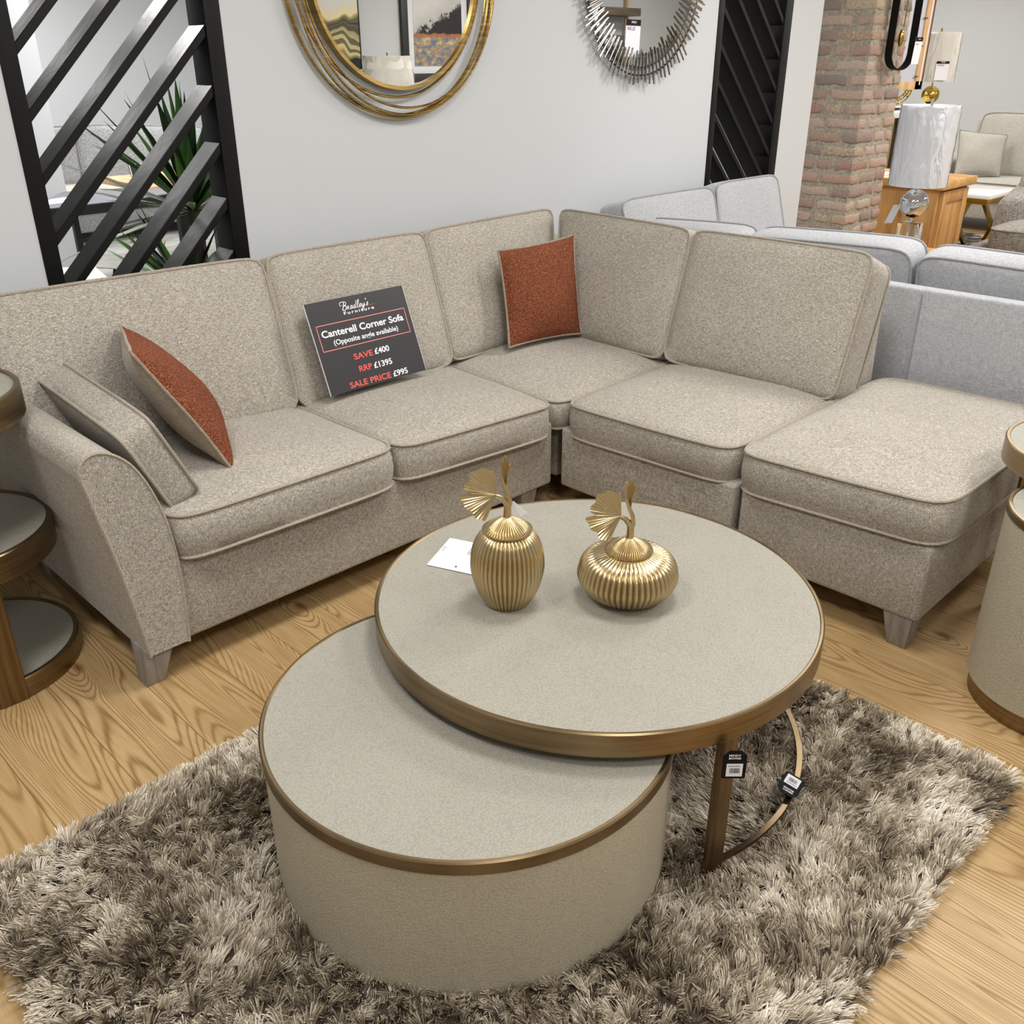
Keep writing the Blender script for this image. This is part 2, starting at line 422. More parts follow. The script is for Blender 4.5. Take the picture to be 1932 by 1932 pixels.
def cushion(C, th, cf, cb=None, bulge=0.012, p=9, nu=22, nv=18, amp=0.006, seed=0, taper=0.0):
    """box cushion from its four front corners (BL, BR, TR, TL); th = thickness behind them"""
    C = [np.array(c, float) for c in C]; cb = cf*0.5 if cb is None else cb
    n = np.cross(C[1]-C[0], C[3]-C[0]); n /= np.linalg.norm(n)
    ctr = sum(C)/4
    def base(u, v):
        m = max(abs(u), abs(v))
        if m > 1e-9:
            s = m/((abs(u)**p+abs(v)**p)**(1/p)); u, v = u*s, v*s
        a, b = (u+1)/2, (v+1)/2
        return C[0]*(1-a)*(1-b)+C[1]*a*(1-b)+C[2]*a*b+C[3]*(1-a)*b
    us = np.linspace(-1, 1, nu+1); vs_ = np.linspace(-1, 1, nv+1)
    F = []; B = []
    for v in vs_:
        for u in us:
            q = base(u, v); k = ((1-abs(u)**2.6)*(1-abs(v)**2.6))
            kk = k**0.7
            e = wob(q, seed)*amp
            F.append(q+n*(cf*kk+e*(0.3+kk)))
            qb = q+(ctr-q)*taper
            B.append(qb-n*(th+cb*kk))
    mb = MB(); W = nu+1
    fs = [(j*W+i, j*W+i+1, (j+1)*W+i+1, (j+1)*W+i) for j in range(nv) for i in range(nu)]
    N = len(F)
    loop = [i for i in range(nu)]+[j*W+nu for j in range(nv)]+[nv*W+i for i in range(nu, 0, -1)]+[j*W for j in range(nv, 0, -1)]
    V = F+B
    fs2 = [tuple(N+i for i in f[::-1]) for f in fs]
    rings = [[l for l in loop]]
    K = 3
    for k in range(1, K+1):
        t = k/(K+1); ring = []
        for l in loop:
            q = F[l]*(1-t)+B[l]*t; o = F[l]-ctr; o -= n*np.dot(o, n); o /= np.linalg.norm(o)
            ring.append(len(V)); V.append(q+o*bulge*math.sin(math.pi*t)*(1+0.5*wob(q, seed+3)))
        rings.append(ring)
    rings.append([N+l for l in loop])
    L = len(loop)
    for a, b in zip(rings[:-1], rings[1:]):
        for i in range(L): fs2.append((a[i], b[i], b[(i+1) % L], a[(i+1) % L]))
    mb.add(V, fs+fs2)
    def out(l, Q):
        o = Q[l]-ctr; o -= n*np.dot(o, n); o /= np.linalg.norm(o); return Q[l]+o*0.003
    pf = [out(l, F) for l in loop]; pb = [out(l, B) for l in loop]
    return mb, pf, pb

def put_cushion(name, parent, C, th, cf, fab, pipe, label=None, r=0.0048, **kw):
    mb, pf, pb = cushion(C, th, cf, **kw)
    o = obj(name, mb, fab, parent, label, ang=1.2)
    pm = MB(); pm.tube(pf, r, 6, True); pm.tube(pb, r, 6, True)
    obj('piping', pm, pipe, o)
    return o

def pillow(C, thick_f, thick_b, seed=0, nu=24, pinch=0.05, amp=0.006):
    """knife-edge scatter cushion: returns front mesh, back mesh, seam path"""
    C = [np.array(c, float) for c in C]
    n = np.cross(C[1]-C[0], C[3]-C[0]); n /= np.linalg.norm(n)
    g = np.linspace(-1, 1, nu+1); F = []; B = []
    for v in g:
        for u in g:
            uu = u*(1-pinch*(1-v*v)); vv = v*(1-pinch*(1-u*u))
            a, b = (uu+1)/2, (vv+1)/2
            q = C[0]*(1-a)*(1-b)+C[1]*a*(1-b)+C[2]*a*b+C[3]*(1-a)*b
            k = max(0, (1-u*u)*(1-v*v))**0.55
            e = wob(q, seed, 14)*amp
            edge = wob(q, seed+5, 22)*0.005
            F.append(q+n*(thick_f*k+e*k+edge)); B.append(q-n*(thick_b*k-e*k-edge))
    W = nu+1; fs = [(j*W+i, j*W+i+1, (j+1)*W+i+1, (j+1)*W+i) for j in range(nu) for i in range(nu)]
    loop = [i for i in range(nu)]+[j*W+nu for j in range(nu)]+[nu*W+i for i in range(nu, 0, -1)]+[j*W for j in range(nu, 0, -1)]
    a = MB(); a.add(F, fs); b = MB(); b.add(B, [f[::-1] for f in fs])
    return a, b, [F[l] for l in loop]

def text(body, size, bold=0.0, shear=0.0, align='LEFT', space=1.0):
    cu = bpy.data.curves.new('lettering', 'FONT'); cu.body = body; cu.size = size; cu.offset = bold*size
    cu.shear = shear; cu.align_x = align; cu.space_character = space; cu.resolution_u = 4
    o = bpy.data.objects.new('lettering', cu); COL.objects.link(o)
    dg = bpy.context.evaluated_depsgraph_get(); ev = o.evaluated_get(dg); me = ev.to_mesh()
    vs = [tuple(v.co) for v in me.vertices]; fs = [tuple(p.vertices) for p in me.polygons]
    ev.to_mesh_clear(); bpy.data.objects.remove(o); bpy.data.curves.remove(cu)
    return np.array(vs).reshape(-1, 3), fs
def fit_text(body, x0, x1, y0, size, T, mb, bold=0.0, shear=0.0, dz=0.0006, space=1.0):
    """sets text from x0 to x1 on base line y0 of a surface given by T(x, y, z)"""
    v, f = text(body, size, bold, shear, space=space)
    if len(v) == 0: return
    a, b = v[:, 0].min(), v[:, 0].max(); k = (x1-x0)/(b-a)
    mb.add([T(x0+(p[0]-a)*k, y0+p[1], dz) for p in v], f)
def ribbon(pts, wd, T, mb, dz=0.0006, sub=6):
    """flat pen stroke through points (Catmull-Rom)"""
    P = np.array(pts, float); Q = []
    Pp = np.vstack([2*P[0]-P[1], P, 2*P[-1]-P[-2]])
    for i in range(1, len(Pp)-2):
        for k in range(sub):
            t = k/sub; a, b, c, d = Pp[i-1:i+3]
            Q.append(0.5*((2*b)+(c-a)*t+(2*a-5*b+4*c-d)*t*t+(-a+3*b-3*c+d)*t**3))
    Q.append(P[-1]); Q = np.array(Q)
    D = np.gradient(Q, axis=0); N = np.stack([-D[:, 1], D[:, 0]], 1); N /= np.linalg.norm(N, axis=1)[:, None]+1e-12
    vs = []; fs = []
    for i, (q, nn) in enumerate(zip(Q, N)):
        vs += [T(*(q+nn*wd/2), dz), T(*(q-nn*wd/2), dz)]
        if i: fs.append((2*i-2, 2*i-1, 2*i+1, 2*i))
    mb.add(vs, fs)
def rect(mb, T, x0, x1, y0, y1, dz=0.0005):
    mb.add([T(x0, y0, dz), T(x1, y0, dz), T(x1, y1, dz), T(x0, y1, dz)], [(0, 1, 2, 3)])
def frame_T(O, X, Y):
    O, X, Y = (np.array(a, float) for a in (O, X, Y)); X /= np.linalg.norm(X); Y /= np.linalg.norm(Y); Z = np.cross(X, Y)
    return lambda x, y, z=0.0: tuple(O+X*x+Y*y+Z*z)
def slab(mb, T, w_, h_, th):
    p = [T(0, 0, -th), T(w_, 0, -th), T(w_, h_, -th), T(0, h_, -th), T(0, 0, 0), T(w_, 0, 0), T(w_, h_, 0), T(0, h_, 0)]
    return mb.hexa(p)

# ------------------------------------------------------------------ setting
WY, WT = 3.12, 0.11
X0, X1, YF, YB = -1.8, 12.2, -2.5, 11.6
struct('floor', MB().box(X0, X1, YF, WY+0.05, -0.1, 0.0).box(5.74, X1, WY+0.05, 6.4, -0.1, 0.0), M['floor'])
struct('floor_tiles', MB().box(X0, 5.74, WY+0.05, YB, -0.1, 0.0).box(5.74, X1, 6.4, YB, -0.1, 0.0), M['tile'])
struct('ceiling', MB().box(X0, X1, YF, YB, CEIL, CEIL+0.1), M['ceiling'])
struct('wall_back_left', MB().box(X0, 1.055, WY, WY+WT, 0, CEIL), M['wall'])
struct('wall_back_middle', MB().box(1.771, 4.646, WY, WY+WT, 0, CEIL), M['wall'])
struct('wall_back_right', MB().box(5.39, 5.74, WY, WY+WT, 0, CEIL), M['wall'])
struct('trim_1', MB().box(1.055, 1.771, WY, WY+WT, 2.72, CEIL), M['wall'])
struct('trim_2', MB().box(4.646, 5.39, WY, WY+WT, 2.72, CEIL), M['wall'])
struct('wall_front', MB().box(X0, X1, YF-0.1, YF, 0, CEIL), M['wall'])
struct('wall_left', MB().box(X0-0.1, X0, YF, YB, 0, CEIL), M['wall'])
struct('wall_right', MB().box(X1, X1+0.1, YF, YB, 0, CEIL), M['wall'])
struct('wall_far', MB().box(X0, X1, YB, YB+0.1, 0, CEIL), M['wall'])
struct('wall_stub', MB().box(2.15, 2.79, 7.45, 7.75, 0, CEIL), M['wall'])
struct('baseboard_back', MB().box(X0, 0.82, WY-0.018, WY, 0, 0.12, 0.004), M['skirting'])

def slatted_screen(x0, x1, xi0, xi1, slope, zs, label):
    root = thing('slatted_screen', label, 'room divider', ((x0+x1)/2, WY+WT/2, 0), 'black slatted screens')
    y0, y1 = WY-0.004, WY+WT+0.002
    for a, b in ((x0, xi0), (xi1, x1)):
        obj('post', MB().box(a, b, y0, y1, 0, 2.72, 0.003), M['black_post'], root)
    for z in zs:
        a, b = xi0, xi1; za, zb = (z, z+slope*(xi1-xi0))
        th = 0.034
        # clip to floor / top
        if max(za, zb) < 0.05 or min(za, zb) > 2.66: continue
        def zat(x): return za+slope*(x-xi0)
        if min(za, zb) < 0.03:
            xx = xi0+(0.03-za)/slope
            if slope > 0: a = xx
            else: b = xx
        if max(za, zb) > 2.70:
            xx = xi0+(2.70-za)/slope
            if slope > 0: b = xx
            else: a = xx
        mb = MB().hexa([(a, y0+0.006, zat(a)-th), (b, y0+0.006, zat(b)-th), (b, y1-0.004, zat(b)-th), (a, y1-0.004, zat(a)-th),
                        (a, y0+0.006, zat(a)), (b, y0+0.006, zat(b)), (b, y1-0.004, zat(b)), (a, y1-0.004, zat(a))], 0.002, 1)
        obj('slat', mb, M['black_paint'] if slope > 0 else M['black_post'], root)
    return root
slatted_screen(1.055, 1.771, 1.108, 1.712, 0.985, [1.055+0.1795*k for k in range(-9, 10)], 'black slatted room divider with rising slats, a plant showing behind it')
slatted_screen(4.646, 5.39, 4.698, 5.311, -0.95, [1.805+0.175*k for k in range(-10, 9)], 'black slatted room divider with closely lapped falling slats, right of the silver mirror')

# brick pillar: every brick is modelled, all in one mesh with its mortar
def brick_pillar():
    mb = MB(); mb.cur = 1
    x0, x1, y0, y1 = 6.2, 6.712, 3.015, 3.58
    mb.box(x0+0.008, x1-0.008, y0+0.008, y1-0.008, 0, CEIL)
    mb.cur = 0
    rnd = random.Random(5)
    H, m = 0.086, 0.024
    def brick(a0, a1, b0, b1, c0, c1):
        r = 0.014
        g = lambda lo, hi: [lo, lo+r*0.9, lo+(hi-lo)*0.35, lo+(hi-lo)*0.68, hi-r*0.9, hi]
        gx, gy, gz = g(a0, a1), g(b0, b1), [c0, c0+r*0.9, c1-r*0.9, c1]
        idx = {}; vs = []
        jit = rnd.random()*9
        def V(i, j, k):
            if (i, j, k) not in idx:
                p = np.array([gx[i], gy[j], gz[k]]); inner = np.clip(p, [a0+r, b0+r, c0+r], [a1-r, b1-r, c1-r])
                d = p-inner; L = np.linalg.norm(d)
                if L > 0: p = inner+d/L*r
                e = 0.0035
                p = p+e*np.array([math.sin(p[2]*70+p[1]*43+jit), math.sin(p[0]*61+p[2]*55+jit*2), math.sin(p[0]*47+p[1]*66+jit*3)])
                idx[(i, j, k)] = len(vs); vs.append(p)
            return idx[(i, j, k)]
        fs = []
        nx, ny, nz = len(gx)-1, len(gy)-1, len(gz)-1
        for i in range(nx):
            for j in range(ny):
                fs.append((V(i, j, 0), V(i, j+1, 0), V(i+1, j+1, 0), V(i+1, j, 0))); fs.append((V(i, j, nz), V(i+1, j, nz), V(i+1, j+1, nz), V(i, j+1, nz)))
        for i in range(nx):
            for k in range(nz):
                fs.append((V(i, 0, k), V(i+1, 0, k), V(i+1, 0, k+1), V(i, 0, k+1))); fs.append((V(i, ny, k), V(i, ny, k+1), V(i+1, ny, k+1), V(i+1, ny, k)))
        for j in range(ny):
            for k in range(nz):
                fs.append((V(0, j, k), V(0, j, k+1), V(0, j+1, k+1), V(0, j+1, k))); fs.append((V(nx, j, k), V(nx, j+1, k), V(nx, j+1, k+1), V(nx, j, k+1)))
        mb.add(vs, fs)
    k = 0; z = 0.01
    while z+H < CEIL:
        h0, h1 = z, z+H-m; o = rnd.uniform(-0.004, 0.004)
        lx, ly = (0.22, 0.115) if k % 2 == 0 else (0.115, 0.22)
        lx += rnd.uniform(-0.015, 0.015); ly += rnd.uniform(-0.015, 0.015)
        brick(x0+o, x0+lx, y0+o, y0+ly, h0, h1)
        x = x0+lx+m
        while x < x1-0.04:
            L = rnd.choice((0.20, 0.11, 0.14)); e = min(x+L, x1)
            if x1-e < 0.09: e = x1
            q = rnd.uniform(-0.005, 0.004); brick(x, e, y0+q, y0+0.1, h0, h1); x = e+m
        y = y0+ly+m
        while y < y1-0.04:
            L = rnd.choice((0.215, 0.215, 0.11)); e = min(y+L, y1)
            if y1-e < 0.06: e = y1
            q = rnd.uniform(-0.005, 0.004); brick(x0+q, x0+0.1, y, e, h0, h1); y = e+m
        z += H; k += 1
    o = struct('wall_pillar', mb, [M['brick'], M['mortar']], ang=0.9)
    return o
brick_pillar()

# ------------------------------------------------------------------ beige corner sofa
def corner_sofa():
    R = thing('corner_sofa', 'beige tweed corner sofa with piped cushions, one curved arm and a footstool end', 'sofa', (2.0, 2.2, 0))
    F, P = M['beige'], M['beige_pipe']
    # bases
    obj('base', MB().box(0.885, 2.378, 2.165, 3.02, 0.105, 0.35, 0.012, 3), F, R)
    obj('base', MB().box(2.395, 3.2, 1.398, 2.14, 0.1, 0.33, 0.012, 3), F, R)
    obj('base', MB().box(2.44, 3.2, 2.20, 3.02, 0.1, 0.33, 0.012, 3), F, R)
    obj('base', MB().box(2.39, 3.36, 0.768, 1.372, 0.103, 0.345, 0.016, 3), F, R)
    # back frames, raked
    obj('back_frame', MB().hexa([(0.79, 2.80, 0.105), (3.30, 2.80, 0.105), (3.30, 3.08, 0.105), (0.79, 3.08, 0.105),
                                 (0.72, 2.97, 0.82), (3.30, 2.97, 0.82), (3.30, 3.07, 0.82), (0.72, 3.07, 0.82)], 0.02, 3), F, R)
    obj('back_frame', MB().hexa([(3.09, 1.415, 0.105), (3.35, 1.415, 0.105), (3.35, 3.05, 0.105), (3.09, 3.05, 0.105),
                                 (3.20, 1.425, 0.80), (3.34, 1.425, 0.80), (3.34, 3.05, 0.80), (3.20, 3.05, 0.80)], 0.02, 3), F, R)
    # arm
    ctrl = [(.782, .105), (.768, .25), (.748, .40), (.727, .52), (.710, .62), (.704, .655), (.712, .688), (.742, .704), (.782, .694), (.825, .655), (.858, .59), (.882, .51), (.896, .42), (.901, .30), (.893, .105)]
    prof = []
    P2 = np.array(ctrl); Pp = np.vstack([2*P2[0]-P2[1], P2, 2*P2[-1]-P2[-2]])
    for i in range(1, len(Pp)-2):
        for k in range(4):
            t = k/4; a, b, c, d = Pp[i-1:i+3]
            prof.append(0.5*((2*b)+(c-a)*t+(2*a-5*b+4*c-d)*t*t+(-a+3*b-3*c+d)*t**3))
    prof.append(P2[-1]); prof = np.array(prof)
    mb = MB(); ys = [2.162, 2.5, 2.8, 3.07]; vs = []
    n = len(prof)
    for y in ys:
        for q in prof: vs.append((q[0], y, q[1]))
    fs = [(i*n+k, i*n+(k+1) % n, (i+1)*n+(k+1) % n, (i+1)*n+k) for i in range(3) for k in range(n)]
    fs += [tuple(range(n)), tuple(3*n+k for k in range(n))[::-1]]
    mb.add(vs, fs); arm = obj('arm', mb, F, R, ang=0.9)
    ctr = np.array([0.81, 0.42]); ins = prof+(ctr-prof)*np.array([0.03, 0.01])
    mb = MB(); mb.add([(q[0], 2.152, q[1]) for q in ins]+[(q[0], 2.165, q[1]) for q in prof], [tuple(range(n))[::-1]]+[(k, k+1, n+k+1, n+k) for k in range(n-1)]+[(n-1, 0, n, 2*n-1)])
    obj('arm_facing', mb, F, arm)
    obj('piping', MB().tube([(q[0], 2.154, q[1]) for q in prof], 0.0048, 6), P, arm)
    obj('piping', MB().tube([(0.892, 2.159, z) for z in np.linspace(0.108, 0.34, 8)], 0.004, 6), P, R)
    # seats: corners listed BL, BR, TR, TL with the crown facing up
    S = lambda C, th, cr, sd: put_cushion('seat_cushion', R, C, th, cr, F, P, seed=sd, bulge=0.010, p=11)
    S([(.905, 2.135, .477), (1.637, 2.132, .470), (1.640, 2.80, .462), (.905, 2.80, .462)], 0.122, 0.030, 1)
    S([(1.645, 2.130, .468), (2.352, 2.128, .432), (2.36, 2.80, .452), (1.648, 2.80, .460)], 0.114, 0.036, 2)
    S([(2.385, 1.418, .448), (3.10, 1.418, .458), (3.10, 2.112, .450), (2.385, 2.122, .428)], 0.118, 0.036, 3)
    S([(2.37, 2.135, .425), (3.10, 2.130, .445), (3.10, 2.83, .45), (2.372, 2.83, .448)], 0.105, 0.034, 4)
    S([(2.385, .752, .480), (3.40, .752, .470), (3.40, 1.405, .462), (2.385, 1.405, .450)], 0.125, 0.026, 5)
    # backs
    B = lambda C, th, cr, sd: put_cushion('back_cushion', R, C, th, cr, F, P, seed=sd, bulge=0.012, p=15)
    B([(.790, 2.685, .455), (1.638, 2.675, .462), (1.655, 2.845, .952), (.705, 2.845, .958)], 0.135, 0.035, 11)
    B([(1.645, 2.672, .462), (2.352, 2.675, .470), (2.365, 2.845, .952), (1.668, 2.845, .950)], 0.135, 0.04, 12)
    B([(2.362, 2.695, .470), (2.985, 2.715, .475), (3.150, 2.895, .955), (2.380, 2.860, .950)], 0.135, 0.035, 13)
    B([(2.975, 2.690, .475), (2.965, 2.125, .470), (3.145, 2.150, .947), (3.150, 2.850, .958)], 0.135, 0.035, 14)
    B([(2.972, 2.120, .470), (2.995, 1.402, .462), (3.150, 1.405, .950), (3.150, 2.140, .948)], 0.185, 0.04, 15)
    # feet
    def foot(xt0, xt1, yt0, yt1, xb0, xb1, yb0, yb1):
        obj('foot', MB().hexa([(xb0, yb0, 0), (xb1, yb0, 0), (xb1, yb1, 0), (xb0, yb1, 0), (xt0, yt0, .115), (xt1, yt0, .115), (xt1, yt1, .115), (xt0, yt1, .115)], 0.003, 2), M['greywood'], R)
    foot(.775, .862, 2.175, 2.262, .765, .818, 2.18, 2.235)
    foot(2.235, 2.325, 2.185, 2.27, 2.25, 2.31, 2.20, 2.255)
    foot(2.40, 2.49, .785, .875, 2.405, 2.46, .79, .845)
    foot(3.25, 3.34, .785, .875, 3.265, 3.325, .80, .86)
    foot(2.40, 2.49, 1.27, 1.36, 2.415, 2.475, 1.285, 1.345)
    foot(2.41, 2.50, 1.41, 1.50, 2.425, 2.485, 1.425, 1.485)
    foot(3.2, 3.29, 2.9, 2.99, 3.215, 3.275, 2.915, 2.975)
    foot(.80, .89, 2.95, 3.04, .815, .875, 2.965, 3.025)
    return R
corner_sofa()

# scatter cushions on the sofa
bc = [(1.024, 2.215, .492), (1.030, 2.77, .500), (.925, 2.77, .765), (.916, 2.215, .735)]
bol = thing('bolster_cushion', 'beige tweed box cushion lying against the curved sofa arm', 'cushion', (0.95, 2.5, 0.47))
mb, pf, pb = cushion(bc, 0.085, 0.022, seed=21, p=12, bulge=0.008, nu=16, nv=12)
obj('cover', mb, M['beige'], bol, ang=1.2)
pm = MB(); pm.tube(pf, 0.0045, 6, True); pm.tube(pb, 0.0045, 6, True); obj('piping', pm, M['beige_pipe'], bol)

def scatter(C, label, seed, tf=0.085, tb=0.075):
    c = np.mean(np.array(C), 0)
    R = thing('scatter_cushion', label, 'cushion', tuple(c), 'rust scatter cushions on the beige sofa')
    a, b, seam = pillow(C, tf, tb, seed)
    obj('front_panel', a, M['rust'], R, 'rust looped wool front', ang=1.5)
    obj('back_panel', b, M['rustback'], R, 'taupe velvet back', ang=1.5)
    obj('piping', MB().tube(seam, 0.0045, 6, True), M['rustback'], R, 'taupe piped edge')
    return R
scatter([(1.178, 2.30, .478), (1.335, 2.70, .492), (1.105, 2.75, .842), (.958, 2.35, .872)], 'rust scatter cushion leaning sideways on the box cushion near the sofa arm', 1, 0.07, 0.075)
scatter([(2.585, 2.60, .500), (2.965, 2.545, .495), (3.03, 2.66, .882), (2.65, 2.725, .858)], 'rust scatter cushion standing upright in the inner corner of the sofa', 2, 0.06, 0.055)

# ------------------------------------------------------------------ price sign on the sofa
def price_sign():
    O = (1.712, 2.585, 0.510); Y = (0, 0.118, 0.294)
    R = thing('price_sign', 'charcoal price board reading SAVE £400, propped on the sofa back', 'sign', O)
    T = frame_T(O, (1, 0, 0), Y); Wd, Hd = 0.423, 0.317
    obj('board', slab(MB(), T, Wd, Hd, 0.004), [M['sign_face']], R, smooth=False)
    for a, b, c, d in ((-0.0012, 0, 0, Hd), (Wd, Wd+0.0012, 0, Hd)):
        e = MB(); e.hexa([T(a, c, -.0045), T(b, c, -.0045), T(b, d, -.0045), T(a, d, -.0045), T(a, c, 0), T(b, c, 0), T(b, d, 0), T(a, d, 0)])
        obj('board_edge', e, M['white_card'], R, 'white foam edge', smooth=False)
    # box outline
    l = MB(); bx0, bx1, by0, by1, wd = 0.0200, 0.4035, 0.148, 0.238, 0.0026
    for q in ((bx0, bx1, by0, by0+wd), (bx0, bx1, by1-wd, by1), (bx0, bx0+wd, by0, by1), (bx1-wd, bx1, by0, by1)): rect(l, T, *q)
    obj('outline', l, M['pinkline'], R, 'thin red outline box', smooth=False)
    # shop name in script
    s = MB(); sx, sy, k = 0.1440, 0.2725, 0.0265
    def st(pts, wd=0.0021): ribbon([(sx+(p[0]+p[1]*0.32)*k, sy+p[1]*k) for p in pts], wd, T, s)
    st([(.18, .98), (.12, .5), (.02, .0)], .0028)
    st([(-.42, .72), (-.5, .92), (-.3, 1.06), (.15, 1.06), (.5, .95), (.5, .68), (.14, .52)], .0019)
    st([(.14, .52), (.55, .46), (.6, .2), (.35, -.02), (-.05, .04)], .0024)
    st([(-.42, .72), (-.33, .6), (-.15, .66)], .0016)
    x = .85
    st([(x-.1, .05), (x, .42), (x+.12, .36), (x+.05, .08), (x+.2, .05)])                       # r
    x = 1.25
    st([(x+.3, .40), (x+.05, .36), (x, .08), (x+.16, .02), (x+.32, .38), (x+.3, .06), (x+.45, .08)])   # a
    x = 1.78
    st([(x+.3, .38), (x+.05, .36), (x, .08), (x+.18, .02), (x+.34, .5), (x+.38, 1.0), (x+.30, .1), (x+.48, .08)])  # d
    x = 2.34
    st([(x, .1), (x+.24, .75), (x+.2, 1.0), (x+.06, .8), (x+.04, .15), (x+.2, .03), (x+.34, .12)])  # l
    x = 2.72
    st([(x, .16), (x+.28, .3), (x+.18, .44), (x+.02, .3), (x+.05, .06), (x+.24, .03), (x+.4, .16)])  # e
    x = 3.16
    st([(x, .42), (x+.04, .12), (x+.2, .08), (x+.36, .42), (x+.3, -.1), (x+.1, -.45), (x-.05, -.3), (x+.2, -.02), (x+.5, .14)])  # y
    st([(3.75, 1.0), (3.70, .78)], .0026)
    x = 3.85
    st([(x, .1), (x+.2, .48), (x+.26, .2), (x+.12, .03), (x-.02, .08)])                        # s
    obj('brand_lettering', s, M['white'], R, 'white script shop name', smooth=False)
    u = MB(); rect(u, T, .1417, .150, .2732, .2738); rect(u, T, .153, .286, .2728, .2736, .0004); obj('underline', u, M['red'], R, 'thin red underline', smooth=False)
    fz = MB(); fit_text('Furniture', .1455, .2755, .2570, .0145, T, fz, 0.02, space=1.35); obj('shop_lettering', fz, M['white'], R, 'small white lower line of the shop name', smooth=False)
    tz = MB(); fit_text('Canterell Corner Sofa', .0330, .3880, .1950, .0330, T, tz, 0.022); obj('title_lettering', tz, M['white'], R, 'white title line', smooth=False)
    oz = MB(); fit_text('(Opposite angle available)', .0715, .3515, .1640, .0245, T, oz, 0.014); obj('subtitle_lettering', oz, M['white'], R, 'white line in brackets', smooth=False)
    for a, x0, x1, yb, b, x2, x3, yb2 in (('SAVE', .1335, .2150, .1000, '£400', .2240, .2890, .1015), ('RRP', .1405, .1965, .0555, '£1395', .2045, .2850, .0545), ('SALE PRICE', .0840, .2640, .0080, '£995', .2745, .3405, .0080)):
        z = MB(); fit_text(a, x0, x1, yb, .0285, T, z, 0.02); obj('offer_lettering', z, M['red'], R, 'red words '+a, smooth=False)
        z = MB(); fit_text(b, x2, x3, yb2, .0285, T, z, 0.02); obj('price_lettering', z, M['white'], R, 'white price '+b, smooth=False)
price_sign()

# ------------------------------------------------------------------ round tables
def top_with_rim(R, c, r, z0, z1, rim=0.011, nm='tabletop', rimname='rim', lip=0.002):
    obj(nm, MB().lathe([(0.001, 0), (r-rim, 0), (r-rim, z1-z0-lip)] + [(0.001, z1-z0-lip)], 128, (c[0], c[1], z0)), M['shagreen'], R)
    obj(rimname, MB().lathe([(r-rim, 0), (r, 0), (r, z1-z0-0.003), (r-0.003, z1-z0), (r-rim+0.002, z1-z0), (r-rim, z1-z0-0.002), (r-rim, 0)], 160, (c[0], c[1], z0), cap0=False, cap1=False), M['bronze'], R, ang=0.5)

CT, CR = (1.462, 1.186), 0.513
R = thing('nesting_coffee_table', 'larger round cream coffee table with bronze rim, overhanging the drum', 'table', (CT[0], CT[1], 0.03))
top_with_rim(R, CT, CR, 0.376, 0.430, 0.010)
for a in (250.5, 12, 98):
    a = math.radians(a); r = CR-0.006
    cx, cy = CT[0]+r*math.cos(a), CT[1]+r*math.sin(a); tx, ty = -math.sin(a), math.cos(a); nx, ny = math.cos(a), math.sin(a)
    hw, ht = 0.0215, 0.006
    p = [(cx+sx*tx*hw+sy*nx*ht, cy+sx*ty*hw+sy*ny*ht) for sx, sy in ((-1, -1), (1, -1), (1, 1), (-1, 1))]
    obj('leg', MB().hexa([(q[0], q[1], 0.028) for q in p]+[(q[0], q[1], 0.377) for q in p], 0.001, 1), M['bronze_leg'], R)
rg = MB()
n = 70; vs = []
for k in range(n+1):
    a = math.radians(250.5+(98+360-250.5)*k/n)
    for rr, zz in ((CR-.012, .048), (CR, .048), (CR, .056), (CR-.012, .056)): vs.append((CT[0]+rr*math.cos(a), CT[1]+rr*math.sin(a), zz))
rg.add(vs, [(i*4+k, i*4+(k+1) % 4, (i+1)*4+(k+1) % 4, (i+1)*4+k) for i in range(n) for k in range(4)]+[(0, 1, 2, 3), (n*4+3, n*4+2, n*4+1, n*4)])
obj('base_ring', rg, M['bronze'], R)

CD, DR = (1.035, 1.160), 0.424
R = thing('drum_coffee_table', 'lower round cream drum coffee table, partly under the larger top', 'table', (CD[0], CD[1], 0.02))
top_with_rim(R, CD, DR, 0.326, 0.353, 0.010)
obj('drum_body', MB().lathe([(DR-0.03, 0.018), (DR-0.004, 0.02), (DR-0.004, 0.328)], 160, (CD[0], CD[1], 0), cap1=False), M['shagreen_side'], R)

